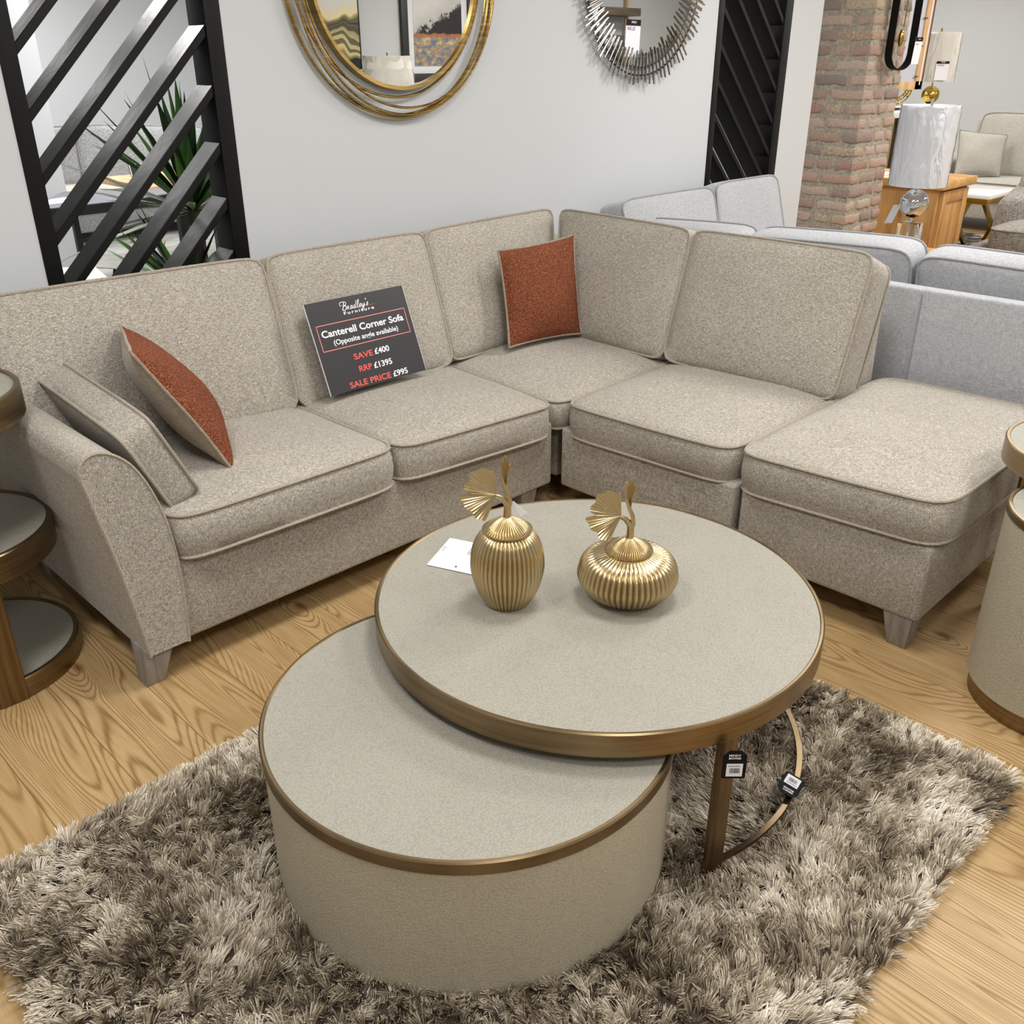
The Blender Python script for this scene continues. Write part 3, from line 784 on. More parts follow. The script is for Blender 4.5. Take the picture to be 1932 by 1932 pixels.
def swing_tag(O, X, Y, w_, h_, label, fold=False):
    R = thing('swing_tag', label, 'tag', O, 'black swing tags on the coffee table')
    T = frame_T(O, X, Y)
    c = 0.012
    mb = MB(); poly = [(c, 0), (w_-c*.2, 0), (w_, c*.2), (w_, h_-c*.2), (w_-c*.2, h_), (c, h_), (0, h_-c), (0, c)]
    n = len(poly); mb.add([T(x, y, -.0012) for x, y in poly]+[T(x, y, 0) for x, y in poly], [tuple(range(n))[::-1], tuple(range(n, 2*n))]+[(i, (i+1) % n, n+(i+1) % n, n+i) for i in range(n)])
    obj('card', mb, M['card_black'], R, smooth=False)
    l = MB(); rect(l, T, w_*.46, w_*.92, h_*.18, h_*.86, .0004); obj('sticker', l, M['white_card'], R, 'white barcode sticker', smooth=False)
    b = MB(); x = w_*.66
    rn = random.Random(3)
    y = h_*.32
    while y < h_*.72:
        q = rn.uniform(.0006, .0016); rect(b, T, w_*.62, w_*.80, y, y+q, .0007); y += q+rn.uniform(.0006, .0012)
    rect(b, T, w_*.54, w_*.56, h_*.25, h_*.75, .0007)
    obj('barcode', b, M['ink'], R, 'black bars', smooth=False)
    g = MB()
    T2 = lambda a, bb, z=0: T(w_*.12+bb, h_*.80-a, z)
    for i, s_ in enumerate(('MINDY', 'BROWNES')):
        T2i = (lambda i: (lambda a, bb, z=0: T(w_*.20+i*w_*.10-bb, h_*.24+a, z)))(i)
        fit_text(s_, 0, h_*.5, 0, w_*.10, T2i, g, 0.02, dz=.0006)
    obj('lettering', g, M['white'], R, 'small white lettering', smooth=False)
    st = MB().tube([T(.006, h_/2, 0.0), T(-.012, h_/2+.004, .006), T(-.03, h_/2+.016, .0)], .0009, 5); obj('string', st, M['black'], R)
    return R
# tag folded over the leg top, and tag lying on the base ring
swing_tag((1.262, 0.696, 0.371), (-.02, -.02, -1), (.70, -.70, 0), .066, .046, 'black swing tag hanging at the top of the coffee table leg')
swing_tag((1.561, 0.672, 0.066), (.985, .17, 0), (-.17, .985, .22), .070, .048, 'black swing tag resting on the bronze floor ring over the rug')

# paper on the big table
R = thing('price_paper', 'white price paper lying on the round coffee table behind the tall vase', 'paper', (1.35, 1.56, 0.43))
Tp = frame_T((1.267, 1.564, .4302), (.047, -.118, 0), (.145, .071, 0))
obj('sheet', slab(MB(), Tp, .155, .150, .0006), M['white_card'], R, smooth=False)
pm = MB()
for i, (a, b, y) in enumerate(((.01, .035, .128), (.012, .030, .120), (.014, .034, .112))): rect(pm, Tp, a*.3, b*.4, y-.03, y-.0285)
for i in range(4): rect(pm, Tp, .075+i*.004, .0765+i*.004, .085, .118+i*.005)
rect(pm, Tp, .07, .075, .015, .022)
obj('print', pm, M['ink'], R, 'small grey print', smooth=False)

# ------------------------------------------------------------------ gold vases
def ginkgo(mb, O, U, V, N, size, a0, a1, curl, seed):
    """fan leaf: apex at O, axis V, spread U, thickness along N"""
    O, U, V, N = (np.array(q, float) for q in (O, U, V, N))
    nt, nr = 96, 12; top = []; bot = []
    for i in range(nr+1):
        rr = i/nr
        for k in range(nt+1):
            t = k/nt; ang = a0+(a1-a0)*t
            edge = 1.0+0.05*math.sin(t*17+seed)+0.035*math.sin(t*43+seed*2)-0.26*math.exp(-((t-0.47)/0.022)**2)
            edge *= 0.80+0.22*math.sin(math.pi*t)**0.5
            r = size*rr*edge
            z = curl*rr**2*size+0.0011*rr*math.sin(t*150)+0.05*size*rr*rr*math.sin(t*5+seed)
            q = O+U*math.sin(ang)*r+V*math.cos(ang)*r+N*z
            top.append(q+N*0.0013); bot.append(q-N*0.0013)
    W = nt+1; L = len(top)
    fs = [(i*W+k, i*W+k+1, (i+1)*W+k+1, (i+1)*W+k) for i in range(nr) for k in range(nt)]
    fb = [tuple(L+x for x in f[::-1]) for f in fs]
    ed = [(nr*W+k, nr*W+k+1, L+nr*W+k+1, L+nr*W+k) for k in range(nt)]
    ed += [(i*W, (i+1)*W, L+(i+1)*W, L+i*W) for i in range(nr)]+[(i*W+nt, L+i*W+nt, L+(i+1)*W+nt, (i+1)*W+nt) for i in range(nr)]
    mb.add(top+bot, fs+fb+ed)

def vase(c, prof, lidr, lidz, nrib, label, extra_tag=False):
    R = thing('lidded_vase', label, 'vase', (c[0], c[1], 0.430), 'gold ginkgo lidded vases')
    C3 = (c[0], c[1], 0.430)
    def rib(amp): return lambda t, i: 1+amp*(abs(math.cos(t*nrib/2))-0.5)
    # smooth profile
    P2 = np.array(prof); Pp = np.vstack([2*P2[0]-P2[1], P2, 2*P2[-1]-P2[-2]]); pr = []
    for i in range(1, len(Pp)-2):
        for k in range(5):
            t = k/5; a, b, cc, d = Pp[i-1:i+3]
            pr.append(tuple(0.5*((2*b)+(cc-a)*t+(2*a-5*b+4*cc-d)*t*t+(-a+3*b-3*cc+d)*t**3)))
    pr.append(tuple(P2[-1]))
    obj('body', MB().lathe(pr, nrib*8, C3, rib(0.07)), M['gold'], R, ang=1.5)
    lp = [(lidr*.85, lidz), (lidr*1.05, lidz+.001), (lidr*1.07, lidz+.004), (lidr*1.03, lidz+.0065), (lidr*.75, lidz+.017), (lidr*.45, lidz+.028), (lidr*.22, lidz+.035), (lidr*.16, lidz+.037)]
    lid = obj('lid', MB().lathe(lp, nrib*8, C3, lambda t, i: 1+(0.16 if 2 < i < 6 else 0.03)*(abs(math.cos(t*nrib/2))-0.5)), M['gold'], R, ang=1.5)
    # stem: image left is (-.707,.707), image right is (.707,-.707); toward camera is (-.707,-.707)
    ex = np.array([.707, -.707, 0]); ez = np.array([0, 0, 1.0]); en = np.array([-.707, -.707, 0])
    O = np.array([c[0], c[1], 0.430+lidz+.034])
    def q(x, z, n=0.0): return O+ex*x+ez*z+en*n
    st = MB()
    st.tube([q(0, -.004), q(.001, .02), q(-.001, .034), q(-.012, .048), q(-.026, .056, .004)], [.0095, .0085, .0075, .006, .004], 10)
    st.tube([q(0.001, .018), q(.006, .034), q(.003, .056), q(-.006, .078), q(-.012, .096)], [.006, .0058, .0052, .0045, .0035], 8)
    obj('stem', st, M['gold'], lid)
    lf = MB()
    tilt = np.array([-.60, .0, .80])
    ginkgo(lf, q(-.022, .056, .004), (ex*.12+ez*.99), (-ex*.99+ez*.12), en*.95+ez*.3, 0.074, -1.30, 1.38, 0.16, 1.0)
    obj('leaf', lf, M['gold'], lid)
    lf = MB()
    ginkgo(lf, q(-.002, .070), (ex*.25+en*.35+ez*.35), (-ex*.12+ez*1.0-en*.2), ex*.8+en*.5, 0.066, -.75, .60, 0.1, 3.0)
    obj('leaf', lf, M['gold'], lid)
    return R, q
VT = (1.290, 1.305)
R, q = vase(VT, [(.012, 0), (.046, 0), (.052, .004), (.068, .035), (.079, .075), (.081, .105), (.076, .140), (.066, .163), (.054, .176), (.047, .179), (.045, .170)], .0515, .178, 44, 'tall egg shaped ribbed gold vase with a ginkgo leaf lid')
vase((1.503, 1.128), [(.012, 0), (.062, 0), (.072, .003), (.095, .020), (.110, .045), (.112, .062), (.104, .088), (.085, .105), (.060, .1125), (.046, .114), (.043, .106)], .0495, .113, 52, 'squat pumpkin shaped ribbed gold vase with a ginkgo leaf lid')
pt = thing('price_tag', 'small white price tag tied to the tall gold vase stem', 'tag', tuple(q(.012, 0)))
T = frame_T(q(.004, .030, -.004), np.array([.55, -.4, -.5]), np.array([.35, -.3, .75]))
mb = MB(); mb.add([T(0, 0), T(.040, -.010), T(.046, .006), T(.004, .012), T(0, 0, .0006), T(.040, -.010, .0006), T(.046, .006, .0006), T(.004, .012, .0006)], [(3, 2, 1, 0), (4, 5, 6, 7), (0, 1, 5, 4), (1, 2, 6, 5), (2, 3, 7, 6), (3, 0, 4, 7)])
obj('card', mb, M['white_card'], pt, smooth=False)
obj('string', MB().tube([q(.003, .036), q(.008, .030, .004), q(.006, .028, -.004)], .0006, 5), M['white_card'], pt)

# ------------------------------------------------------------------ side tables at the frame edges
def tier_table(c, r, zs, legs, label, th=0.075, group=None):
    R = thing('tiered_side_table', label, 'side table', (c[0], c[1], 0), group)
    for z in zs:
        t_ = th if z > 0.1 else 0.06
        sh = obj('tier', MB().lathe([(.001, 0), (r-.014, 0), (r-.014, t_-.006), (.001, t_-.006)], 96, (c[0], c[1], z-t_)), M['shagreen'], R)
        obj('rim', MB().lathe([(r-.014, 0), (r, 0), (r, t_-.003), (r-.003, t_), (r-.014, t_), (r-.014, 0)], 120, (c[0], c[1], z-t_), cap0=False, cap1=False), M['bronze'], sh, ang=0.5)
    for a in legs:
        a = math.radians(a); rr = r-.004
        cx, cy = c[0]+rr*math.cos(a), c[1]+rr*math.sin(a); tx, ty = -math.sin(a), math.cos(a); nx, ny = math.cos(a), math.sin(a); hw, ht = .036, .006
        p = [(cx+sx*tx*hw+sy*nx*ht, cy+sx*ty*hw+sy*ny*ht) for sx, sy in ((-1, -1), (1, -1), (1, 1), (-1, 1))]
        obj('leg', MB().hexa([(v[0], v[1], 0.0) for v in p]+[(v[0], v[1], zs[-1]-.01) for v in p], .001, 1), M['bronze_leg'], R)
    return R
tier_table((.486, 2.628), .266, [.062, .425, .80], [270, 75, 172], 'three tier round bronze side table beside the curved sofa arm')
R = thing('nesting_side_table', 'bronze rimmed side table standing over the cream drum at the right edge', 'side table', (2.735, .485, 0))
top_with_rim(R, (2.735, .485), .26, .56, .62, .012)
for a in (60, 250, 330):
    a = math.radians(a); rr = .256; cx, cy = 2.735+rr*math.cos(a), .485+rr*math.sin(a); tx, ty = -math.sin(a), math.cos(a); nx, ny = math.cos(a), math.sin(a)
    p = [(cx+sx*tx*.02+sy*nx*.005, cy+sx*ty*.02+sy*ny*.005) for sx, sy in ((-1, -1), (1, -1), (1, 1), (-1, 1))]
    obj('leg', MB().hexa([(v[0], v[1], 0.0) for v in p]+[(v[0], v[1], .562) for v in p], .001, 1), M['bronze_leg'], R)
RD, RR = (2.452, .408), .219
R = thing('drum_side_table', 'tall cream drum side table with bronze base at the right edge', 'side table', (RD[0], RD[1], 0))
obj('plinth', MB().lathe([(.001, 0), (RR-.012, 0), (RR-.012, .056), (.001, .056)], 96, (RD[0], RD[1], 0)), M['bronze'], R)
obj('drum_body', MB().lathe([(RR-.03, .055), (RR-.002, .056), (RR-.002, .53)], 128, (RD[0], RD[1], 0), cap1=False), M['shagreen_side'], R)
top_with_rim(R, RD, RR, .527, .548, .012)

# ------------------------------------------------------------------ shag rug
def shag_rug():
    x0, x1, y0, y1 = 0.175, 2.055, 0.352, 1.785
    R = thing('shag_rug', 'long shaggy taupe rug under the two round coffee tables', 'rug', ((x0+x1)/2, (y0+y1)/2, 0))
    obj('backing', MB().box(x0+.01, x1-.01, y0+.01, y1-.01, 0.0, 0.014, 0.004), M['rugback'], R)
    rng = np.random.default_rng(4)
    sp = 0.0175
    gx, gy = np.meshgrid(np.arange(x0, x1, sp), np.arange(y0, y1, sp*0.9))
    bx = gx.ravel()+rng.uniform(-.5, .5, gx.size)*sp; by = gy.ravel()+rng.uniform(-.5, .5, gx.size)*sp
    # rounded corners, no pile under the drum
    cr = 0.05
    dx = np.maximum(np.maximum(x0+cr-bx, bx-(x1-cr)), 0); dy = np.maximum(np.maximum(y0+cr-by, by-(y1-cr)), 0)
    keep = (dx**2+dy**2 < cr**2) & (np.hypot(bx-CD[0], by-CD[1]) > DR-0.035)
    bx, by = bx[keep], by[keep]; nt = bx.size
    def field(x, y, s):
        r = np.random.default_rng(s); v = np.zeros_like(x)
        for k in range(9):
            f = r.uniform(4, 26); a = r.uniform(0, 6.28); v += np.sin(f*(x*np.cos(a)+y*np.sin(a))+r.uniform(0, 6.28))*(8/f)**0.5
        return v/3.2
    lx, ly = field(bx, by, 1)*0.7, field(bx, by, 2)*0.7
    edge = np.minimum.reduce([bx-x0, x1-bx, by-y0, y1-by]); ef = np.clip(1-edge/0.05, 0, 1)
    ox = np.where(bx-x0 < .05, -1, 0)+np.where(x1-bx < .05, 1, 0); oy = np.where(by-y0 < .05, -1, 0)+np.where(y1-by < .05, 1, 0)
    lx += ox*ef*0.9; ly += oy*ef*0.9
    lx += rng.normal(0, .42, nt); ly += rng.normal(0, .42, nt)
    th = rng.uniform(.028, .043, nt)*(1-.25*ef)
    ns = 28
    N = nt*ns
    tx = np.repeat(bx, ns); ty = np.repeat(by, ns); tlx = np.repeat(lx, ns); tly = np.repeat(ly, ns); L = np.repeat(th, ns)*rng.uniform(.88, 1.10, N)
    sx, sy = rng.normal(0, 1, N), rng.normal(0, 1, N)
    px, py = tx+sx*.0032, ty+sy*.0032
    dirx, diry = tlx+sx*.15, tly+sy*.15
    ang = rng.uniform(0, np.pi, N); hw = rng.uniform(.0008, .0014, N)
    seg = 3; V = np.zeros((N, (seg+1)*2, 3))
    for s in range(seg+1):
        t = s/seg
        nrm = 1/np.sqrt(1+(dirx*dirx+diry*diry)*1.0)
        X = px+dirx*L*nrm*(t**1.5); Y = py+diry*L*nrm*(t**1.5); Z = 0.012+L*nrm*t*(1.05-.15*t)
        wdt = hw*(1-.35*t**3)
        V[:, 2*s, 0] = X-np.cos(ang)*wdt; V[:, 2*s, 1] = Y-np.sin(ang)*wdt; V[:, 2*s, 2] = Z
        V[:, 2*s+1, 0] = X+np.cos(ang)*wdt; V[:, 2*s+1, 1] = Y+np.sin(ang)*wdt; V[:, 2*s+1, 2] = Z
    base = (np.arange(N)*(seg+1)*2)[:, None, None]
    q = np.array([[2*s, 2*s+1, 2*s+3, 2*s+2] for s in range(seg)])[None]
    F = (base+q).reshape(-1, 4)
    V = V.reshape(-1, 3)-np.array(R.location)
    me = bpy.data.meshes.new('pile')
    me.vertices.add(len(V)); me.vertices.foreach_set('co', V.ravel().astype(np.float32))
    me.loops.add(F.size); me.loops.foreach_set('vertex_index', F.ravel().astype(np.int32))
    me.polygons.add(len(F)); me.polygons.foreach_set('loop_start', np.arange(len(F), dtype=np.int32)*4)
    me.polygons.foreach_set('use_smooth', np.ones(len(F), bool))
    me.materials.append(M['pile']); me.update(calc_edges=True)
    o = bpy.data.objects.new('pile', me); COL.objects.link(o); o.parent = R; o['kind'] = 'stuff'
    return R
shag_rug()

# ------------------------------------------------------------------ wall mirrors
def gold_mirror():
    c = (2.497, 1.838)
    R = thing('round_mirror', 'round gold wall mirror ringed by looping gold wires', 'mirror', (c[0], WY, c[1]), 'mirrors on the back wall')
    def ring(r, y, cx=c[0], cz=c[1], n=160, amp=0, ph=0): return [(cx+r*math.cos(t), y+amp*math.sin(2*t+ph), cz+r*math.sin(t)) for t in np.linspace(0, 2*math.pi, n, endpoint=False)]
    vs = [(c[0]+.386*math.cos(t), WY-.028, c[1]+.386*math.sin(t)) for t in np.linspace(0, 2*math.pi, 128, endpoint=False)]
    vb = [(p[0], WY-.020, p[2]) for p in vs]
    g = MB(); g.add(vs+vb, [tuple(range(128)), tuple(range(128, 256))[::-1]]+[(i, (i+1) % 128, 128+(i+1) % 128, 128+i) for i in range(128)])
    obj('glass', g, M['mirror'], R, smooth=False)
    obj('backing', MB().add([(c[0]+.39*math.cos(t), y, c[1]+.39*math.sin(t)) for y in (WY-.019, WY-.001) for t in np.linspace(0, 2*math.pi, 64, endpoint=False)], [tuple(range(64)), tuple(range(64, 128))[::-1]]+[(i, (i+1) % 64, 64+(i+1) % 64, 64+i) for i in range(64)]), M['black'], R)
    # inner frame: flat band
    b = MB(); n = 160; vs = []
    for k in range(n):
        t = 2*math.pi*k/n
        for r, y in ((.384, WY-.024), (.384, WY-.038), (.398, WY-.040), (.400, WY-.012)): vs.append((c[0]+r*math.cos(t), y, c[1]+r*math.sin(t)))
    b.add(vs, [(i*4+k, i*4+(k+1) % 4, ((i+1) % n)*4+(k+1) % 4, ((i+1) % n)*4+k) for i in range(n) for k in range(4)])
    obj('frame', b, M['goldleaf'], R)
    for (r, dx, dz, y, ph) in ((.486, -.004, -.009, .030, 0), (.476, -.013, -.010, .020, 1), (.448, .030, -.014, .034, 2), (.446, -.022, .023, .026, 3), (.458, .018, -.028, .042, 4), (.452, -.004, -.036, .036, 5)):
        obj('wire_ring', MB().tube(ring(r, WY-y, c[0]+dx, c[1]+dz, amp=.008, ph=ph), .0050, 7, True), M['goldwire'], R)
gold_mirror()

def silver_mirror():
    c = (3.985, 1.912)
    R = thing('sunburst_mirror', 'round silver mirror edged with radiating metal rods', 'mirror', (c[0], WY, c[1]), 'mirrors on the back wall')
    n = 96
    vs = [(c[0]+.40*math.cos(t), y, c[1]+.40*math.sin(t)) for y in (WY-.016, WY-.010) for t in np.linspace(0, 2*math.pi, n, endpoint=False)]
    obj('glass', MB().add(vs, [tuple(range(n)), tuple(range(n, 2*n))[::-1]]+[(i, (i+1) % n, n+(i+1) % n, n+i) for i in range(n)]), M['mirror'], R, smooth=False)
    for r, y in ((.405, .012), (.440, .024)):
        obj('hoop', MB().tube([(c[0]+r*math.cos(t), WY-y, c[1]+r*math.sin(t)) for t in np.linspace(0, 2*math.pi, 128, endpoint=False)], .005, 7, True), M['nickel'], R)
    rn = random.Random(9); N = 188
    rods = []
    for k in range(N):
        a = 2*math.pi*k/N+rn.uniform(-.006, .006)
        r0 = .335+.030*(0.5+0.5*math.sin(k*.9))+rn.uniform(-.010, .012); r1 = .452+.034*(0.5+0.5*math.sin(k*.7+1))+rn.uniform(-.01, .010)
        y = WY-(.034 if k % 2 else .048)
        rods.append((abs(((a-1.5*math.pi+math.pi) % (2*math.pi))-math.pi), a, r0, r1, y))
    rods.sort()
    rest = MB()
    for i, (d, a, r0, r1, y) in enumerate(rods):
        p = [(c[0]+r*math.cos(a), y, c[1]+r*math.sin(a)) for r in (r0, r1)]
        if i < 100: obj('rod', MB().tube(p, .0042, 8), M['nickel'], R)
        else: rest.tube(p, .0042, 8)
    o = obj('rods', rest, M['nickel'], R); o['kind'] = 'stuff'
silver_mirror()
def price_card(name, O, X, Y, w_, h_, label, price, band=.15, group='shop price cards'):
    R = thing(name, label, 'price card', O, group)
    T = frame_T(O, X, Y)
    obj('card', slab(MB(), T, w_, h_, .0008), M['white_card'], R, smooth=False)
    b = MB(); rect(b, T, 0, w_, h_*(1-band), h_); obj('header', b, M['card_black'], R, 'black header band', smooth=False)
    b = MB(); rect(b, T, 0, w_, h_*(1-band-.02), h_*(1-band)); obj('stripe', b, M['deepred'], R, 'red stripe', smooth=False)
    g = MB(); fit_text("Bradley's", w_*.36, w_*.70, h_*(1-band*.62), w_*.13, T, g, 0.01, .3, .0008); obj('brand_lettering', g, M['white'], R, 'tiny white shop name', smooth=False)
    if price:
        g = MB(); fit_text(price, w_*.10, w_*.62, h_*(1-band-.14), w_*.20, T, g, 0.0, .15, .0008); obj('price_lettering', g, M['ink'], R, 'handwritten price', smooth=False)
    return R
price_card('price_card', (3.862, WY-.0185, 1.555), (1, 0, -.01), (0.02, 0, 1), .111, .158, 'white price card with black header on the silver rod mirror', 'WAS £20')

# ------------------------------------------------------------------ pale grey sofa behind
def grey_sofa():
    R = thing('corner_sofa', 'pale grey corner sofa standing back to back behind the beige sofa', 'sofa', (4.3, 2.2, 0))
    F, P = M['grey'], M['grey_pipe']
    obj('base', MB().box(3.56, 4.45, .10, 2.2, .12, .34, .02), F, R); obj('base', MB().box(3.56, 5.04, 2.22, 3.02, .12, .34, .02), F, R)
    obj('back_frame', MB().hexa([(3.50, -.05, .12), (3.62, -.05, .12), (3.62, 3.05, .12), (3.50, 3.05, .12), (3.51, -.05, .785), (3.58, -.05, .785), (3.58, 3.05, .775), (3.51, 3.05, .775)], .012, 3), F, R)
    obj('piping', MB().tube([(3.499, 1.36, z) for z in np.linspace(.13, .77, 8)], .003, 6), P, R)
    obj('back_frame', MB().hexa([(3.56, 2.90, .12), (5.2, 2.90, .12), (5.2, 3.06, .12), (3.56, 3.06, .12), (3.56, 2.97, .78), (5.2, 2.97, .78), (5.2, 3.05, .78), (3.56, 3.05, .78)], .02, 3), F, R)
    obj('arm', MB().box(5.035, 5.2, 2.25, 3.04, .12, .62, .04, 4), F, R)
    obj('arm', MB().box(3.56, 4.45, -.1, .08, .12, .62, .04, 4), F, R)
    S = lambda C, sd: put_cushion('seat_cushion', R, C, .12, .03, F, P, seed=sd)
    S([(3.80, .10, .46), (4.46, .10, .46), (4.46, .78, .46), (3.80, .78, .46)], 31); S([(3.80, .79, .46), (4.46, .79, .46), (4.46, 1.47, .46), (3.80, 1.47, .46)], 32)
    S([(3.80, 1.48, .46), (4.46, 1.48, .46), (4.46, 2.16, .46), (3.80, 2.16, .46)], 33); S([(3.80, 2.17, .46), (4.46, 2.17, .46), (4.46, 2.85, .46), (3.80, 2.85, .46)], 34); S([(4.47, 2.21, .46), (5.02, 2.21, .46), (5.02, 2.85, .46), (4.47, 2.85, .46)], 35)
    B = lambda C, sd, th=.14, cf=.02: put_cushion('back_cushion', R, C, th, cf, F, P, seed=sd, cb=.02, p=10)
    # backs of the cushions that lean on the long frame: faces toward +x
    B([(3.92, .78, .46), (3.92, 1.46, .46), (3.83, 1.475, .895), (3.83, .78, .885)], 41)
    B([(3.92, 1.49, .46), (3.92, 2.24, .46), (3.83, 2.25, .875), (3.83, 1.505, .905)], 42)
    B([(3.92, 2.26, .46), (3.92, 2.75, .46), (3.83, 2.88, .845), (3.83, 2.265, .872)], 43)
    B([(3.92, .10, .46), (3.92, .76, .46), (3.83, .77, .88), (3.83, .10, .88)], 44)
    B([(3.72, 2.74, .46), (4.36, 2.74, .46), (4.375, 2.88, .945), (3.60, 2.88, .945)], 45)
    B([(4.37, 2.74, .46), (5.02, 2.74, .46), (5.01, 2.88, .955), (4.395, 2.88, .955)], 46)
grey_sofa()

# ------------------------------------------------------------------ lamps, tables and seats to the right
def drum_lamp(c, zb, rt, rb, z0, z1, ballz, ballr, mt, shade, label, block=.10, group=None):
    R = thing('table_lamp', label, 'lamp', (c[0], c[1], zb), group)
    C3 = (c[0], c[1], 0)
    obj('base', MB().box(c[0]-block/2, c[0]+block/2, c[1]-block/2, c[1]+block/2, zb, zb+(ballz-ballr-zb)-.025, .003), M['acrylic'], R, 'clear acrylic block')
    obj('ball', MB().sphere((c[0], c[1], ballz), ballr, 32, 20), mt, R)
    obj('rod', MB().tube([(c[0], c[1], zb+.01), (c[0], c[1], z1+.005)], .006, 8), mt, R)
    s = obj('lamp_shade', MB().lathe([(rb, z0), (rt, z1), (rt-.003, z1), (rb-.003, z0), (rb, z0)], 64, C3, cap0=False, cap1=False), shade, R)
    obj('plastic_wrap', MB().lathe([(rb+.004, z0-.004), (rb+.006, z0+.1), (rt+.006, z1-.1), (rt+.004, z1+.003)], 64, C3, lambda t, i: 1+.012*math.sin(t*7+i*2)+.008*math.sin(t*13+i), cap0=False, cap1=False), M['plastic'], R, 'clear plastic wrapping')
    obj('spider', MB().tube([(c[0]-rt+.002, c[1], z1-.02), (c[0]+rt-.002, c[1], z1-.02)], .002, 6).tube([(c[0], c[1]-rt+.002, z1-.02), (c[0], c[1]+rt-.002, z1-.02)], .002, 6), mt, R)
    obj('finial', MB().tube([(c[0], c[1], z1-.02), (c[0], c[1], z1+.03)], .008, 10), mt, R)
    return R
LC = (5.205, 2.155)
drum_lamp(LC, .60, .142, .142, .938, 1.330, .846, .074, M['chrome'], M['shade'], 'chrome ball table lamp with a grey white drum shade in plastic', group='ball lamps in plastic wrap')
R = thing('lamp_table', 'small oak end table carrying the chrome ball lamp', 'table', (5.23, 2.09, 0))
obj('tabletop', MB().box(5.09, 5.38, 1.95, 2.225, .57, .60, .004), M['oak_top'], R)
for x, y in ((5.35, 2.20), (5.35, 1.98), (5.12, 1.98), (5.12, 2.20)): obj('leg', MB().box(x-.012, x+.012, y-.012, y+.012, 0, .572, .002), M['oak'], R)
R = thing('swing_ticket', 'grey swing ticket hanging beside the chrome lamp ball', 'tag', (5.14, 2.22, .83))
T = frame_T((5.035, 2.225, .755), (.3, -.2, .0), (.25, -.25, .95)); obj('card', slab(MB(), T, .045, .10, .0008), plain('grey_ticket', '#9ea2a8', .5), R, smooth=False)
obj('string', MB().tube([T(.02, .10), (5.202, 2.15, .91)], .0012, 5), M['goldwire'], R)

# oak cabinet
R = thing('oak_cabinet', 'golden oak cabinet with a thick top behind the chrome lamp', 'cabinet', (7.27, 3.16, 0))
obj('worktop', MB().box(6.985, 7.585, 2.70, 3.62, .705, .765, .012), M['oak_top'], R)
obj('carcass', MB().box(7.02, 7.545, 2.75, 3.60, 0.0, .705, .004), M['oak'], R)
d = obj('door', MB().box(7.06, 7.51, 2.732, 2.752, .05, .69, .003), M['oak'], R)
pm = MB()
for q in ((7.06, 7.14, .05, .69), (7.43, 7.51, .05, .69), (7.14, 7.43, .61, .69), (7.14, 7.43, .05, .13)): pm.box(q[0], q[1], 2.722, 2.734, q[2], q[3], .003)
obj('door_frame', pm, M['oak'], d)
R = thing('paper_stack', 'white paper sheets on the far corner of the oak cabinet', 'paper', (7.1, 3.45, .765)); obj('sheet', MB().box(7.02, 7.3, 3.2, 3.5, .765, .770), M['white_card'], R, smooth=False)

# far console with gold lamp
R = thing('console_table', 'tall white topped gold console under the gold lamp', 'table', (8.85, 3.85, 0))
obj('tabletop', MB().box(8.05, 9.18, 3.62, 4.1, 1.10, 1.145, .006), M['white_top'], R)
for x in (8.12, 9.05): obj('leg', MB().box(x-.04, x+.04, 3.66, 3.74, 0, 1.10, .003), M['brightgold'], R); obj('leg', MB().box(x-.04, x+.04, 3.98, 4.06, 0, 1.10, .003), M['brightgold'], R)
obj('panel', MB().box(8.15, 9.03, 4.0, 4.03, .2, 1.08, .003), M['black'], R)
drum_lamp((8.835, 3.685), 1.145, .165, .165, 1.36, 1.74, 1.255, .073, M['brightgold'], M['shade_cream'], 'gold ball table lamp with a creased plastic covered shade on the console', .09, 'ball lamps in plastic wrap')
price_card('price_card', (8.672, 3.612, 1.375), (.42, -.9, 0), (0, 0, 1), .10, .145, 'white price card hanging on the gold lamp shade', 'WAS', .12)
# gold coral ornament
def coral(c, r, label, seed):
    rn = random.Random(seed); R = thing('ring_ornament', label, 'ornament', (c[0], c[1], 1.145))
    mb = MB()
    for k in range(90):
        a = rn.uniform(0, 6.283); rr = r*rn.uniform(.62, 1.0); p = np.array([c[0]+rr*math.cos(a)*.8, c[1]-rr*math.cos(a)*.6, c[2]+rr*math.sin(a)])
        e = p+np.array([rn.uniform(-.04, .04), rn.uniform(-.03, .03), rn.uniform(-.04, .04)]); mb.tube([p, (p+e)/2+np.array([0, 0, rn.uniform(-.01, .01)]), e], .005, 5)
    for rr in (.63, .80, .97): mb.tube([(c[0]+r*rr*math.cos(t)*.8, c[1]-r*rr*math.cos(t)*.6, c[2]+r*rr*math.sin(t)) for t in np.linspace(0, 6.283, 40, endpoint=False)], .005, 5, True)
    obj('coral_ring', mb, M['brightgold'], R); obj('stand', MB().box(c[0]-.05, c[0]+.05, c[1]-.04, c[1]+.04, 1.145, 1.165, .002).tube([(c[0], c[1], 1.16), (c[0], c[1], c[2]-r)], .008), M['black'], R)
coral((8.40, 3.80, 1.335), .15, 'gold coral ring ornament on the console beside the gold lamp', 2)
R = thing('picture_card', 'white card printed with a gold feather on the console', 'card', (8.36, 3.98, 1.145))
T = frame_T((8.22, 4.06, 1.146), (.85, -.5, 0), (0, .05, 1)); obj('card', slab(MB(), T, .22, .24, .004), M['white_card'], R, smooth=False)
g = MB(); g.add([T(.13+.03*math.cos(t), .12+.09*math.sin(t), .001) for t in np.linspace(0, 6.28, 24, endpoint=False)], [tuple(range(24))]); obj('feather_print', g, M['brightgold'], R, 'gold feather', smooth=False)

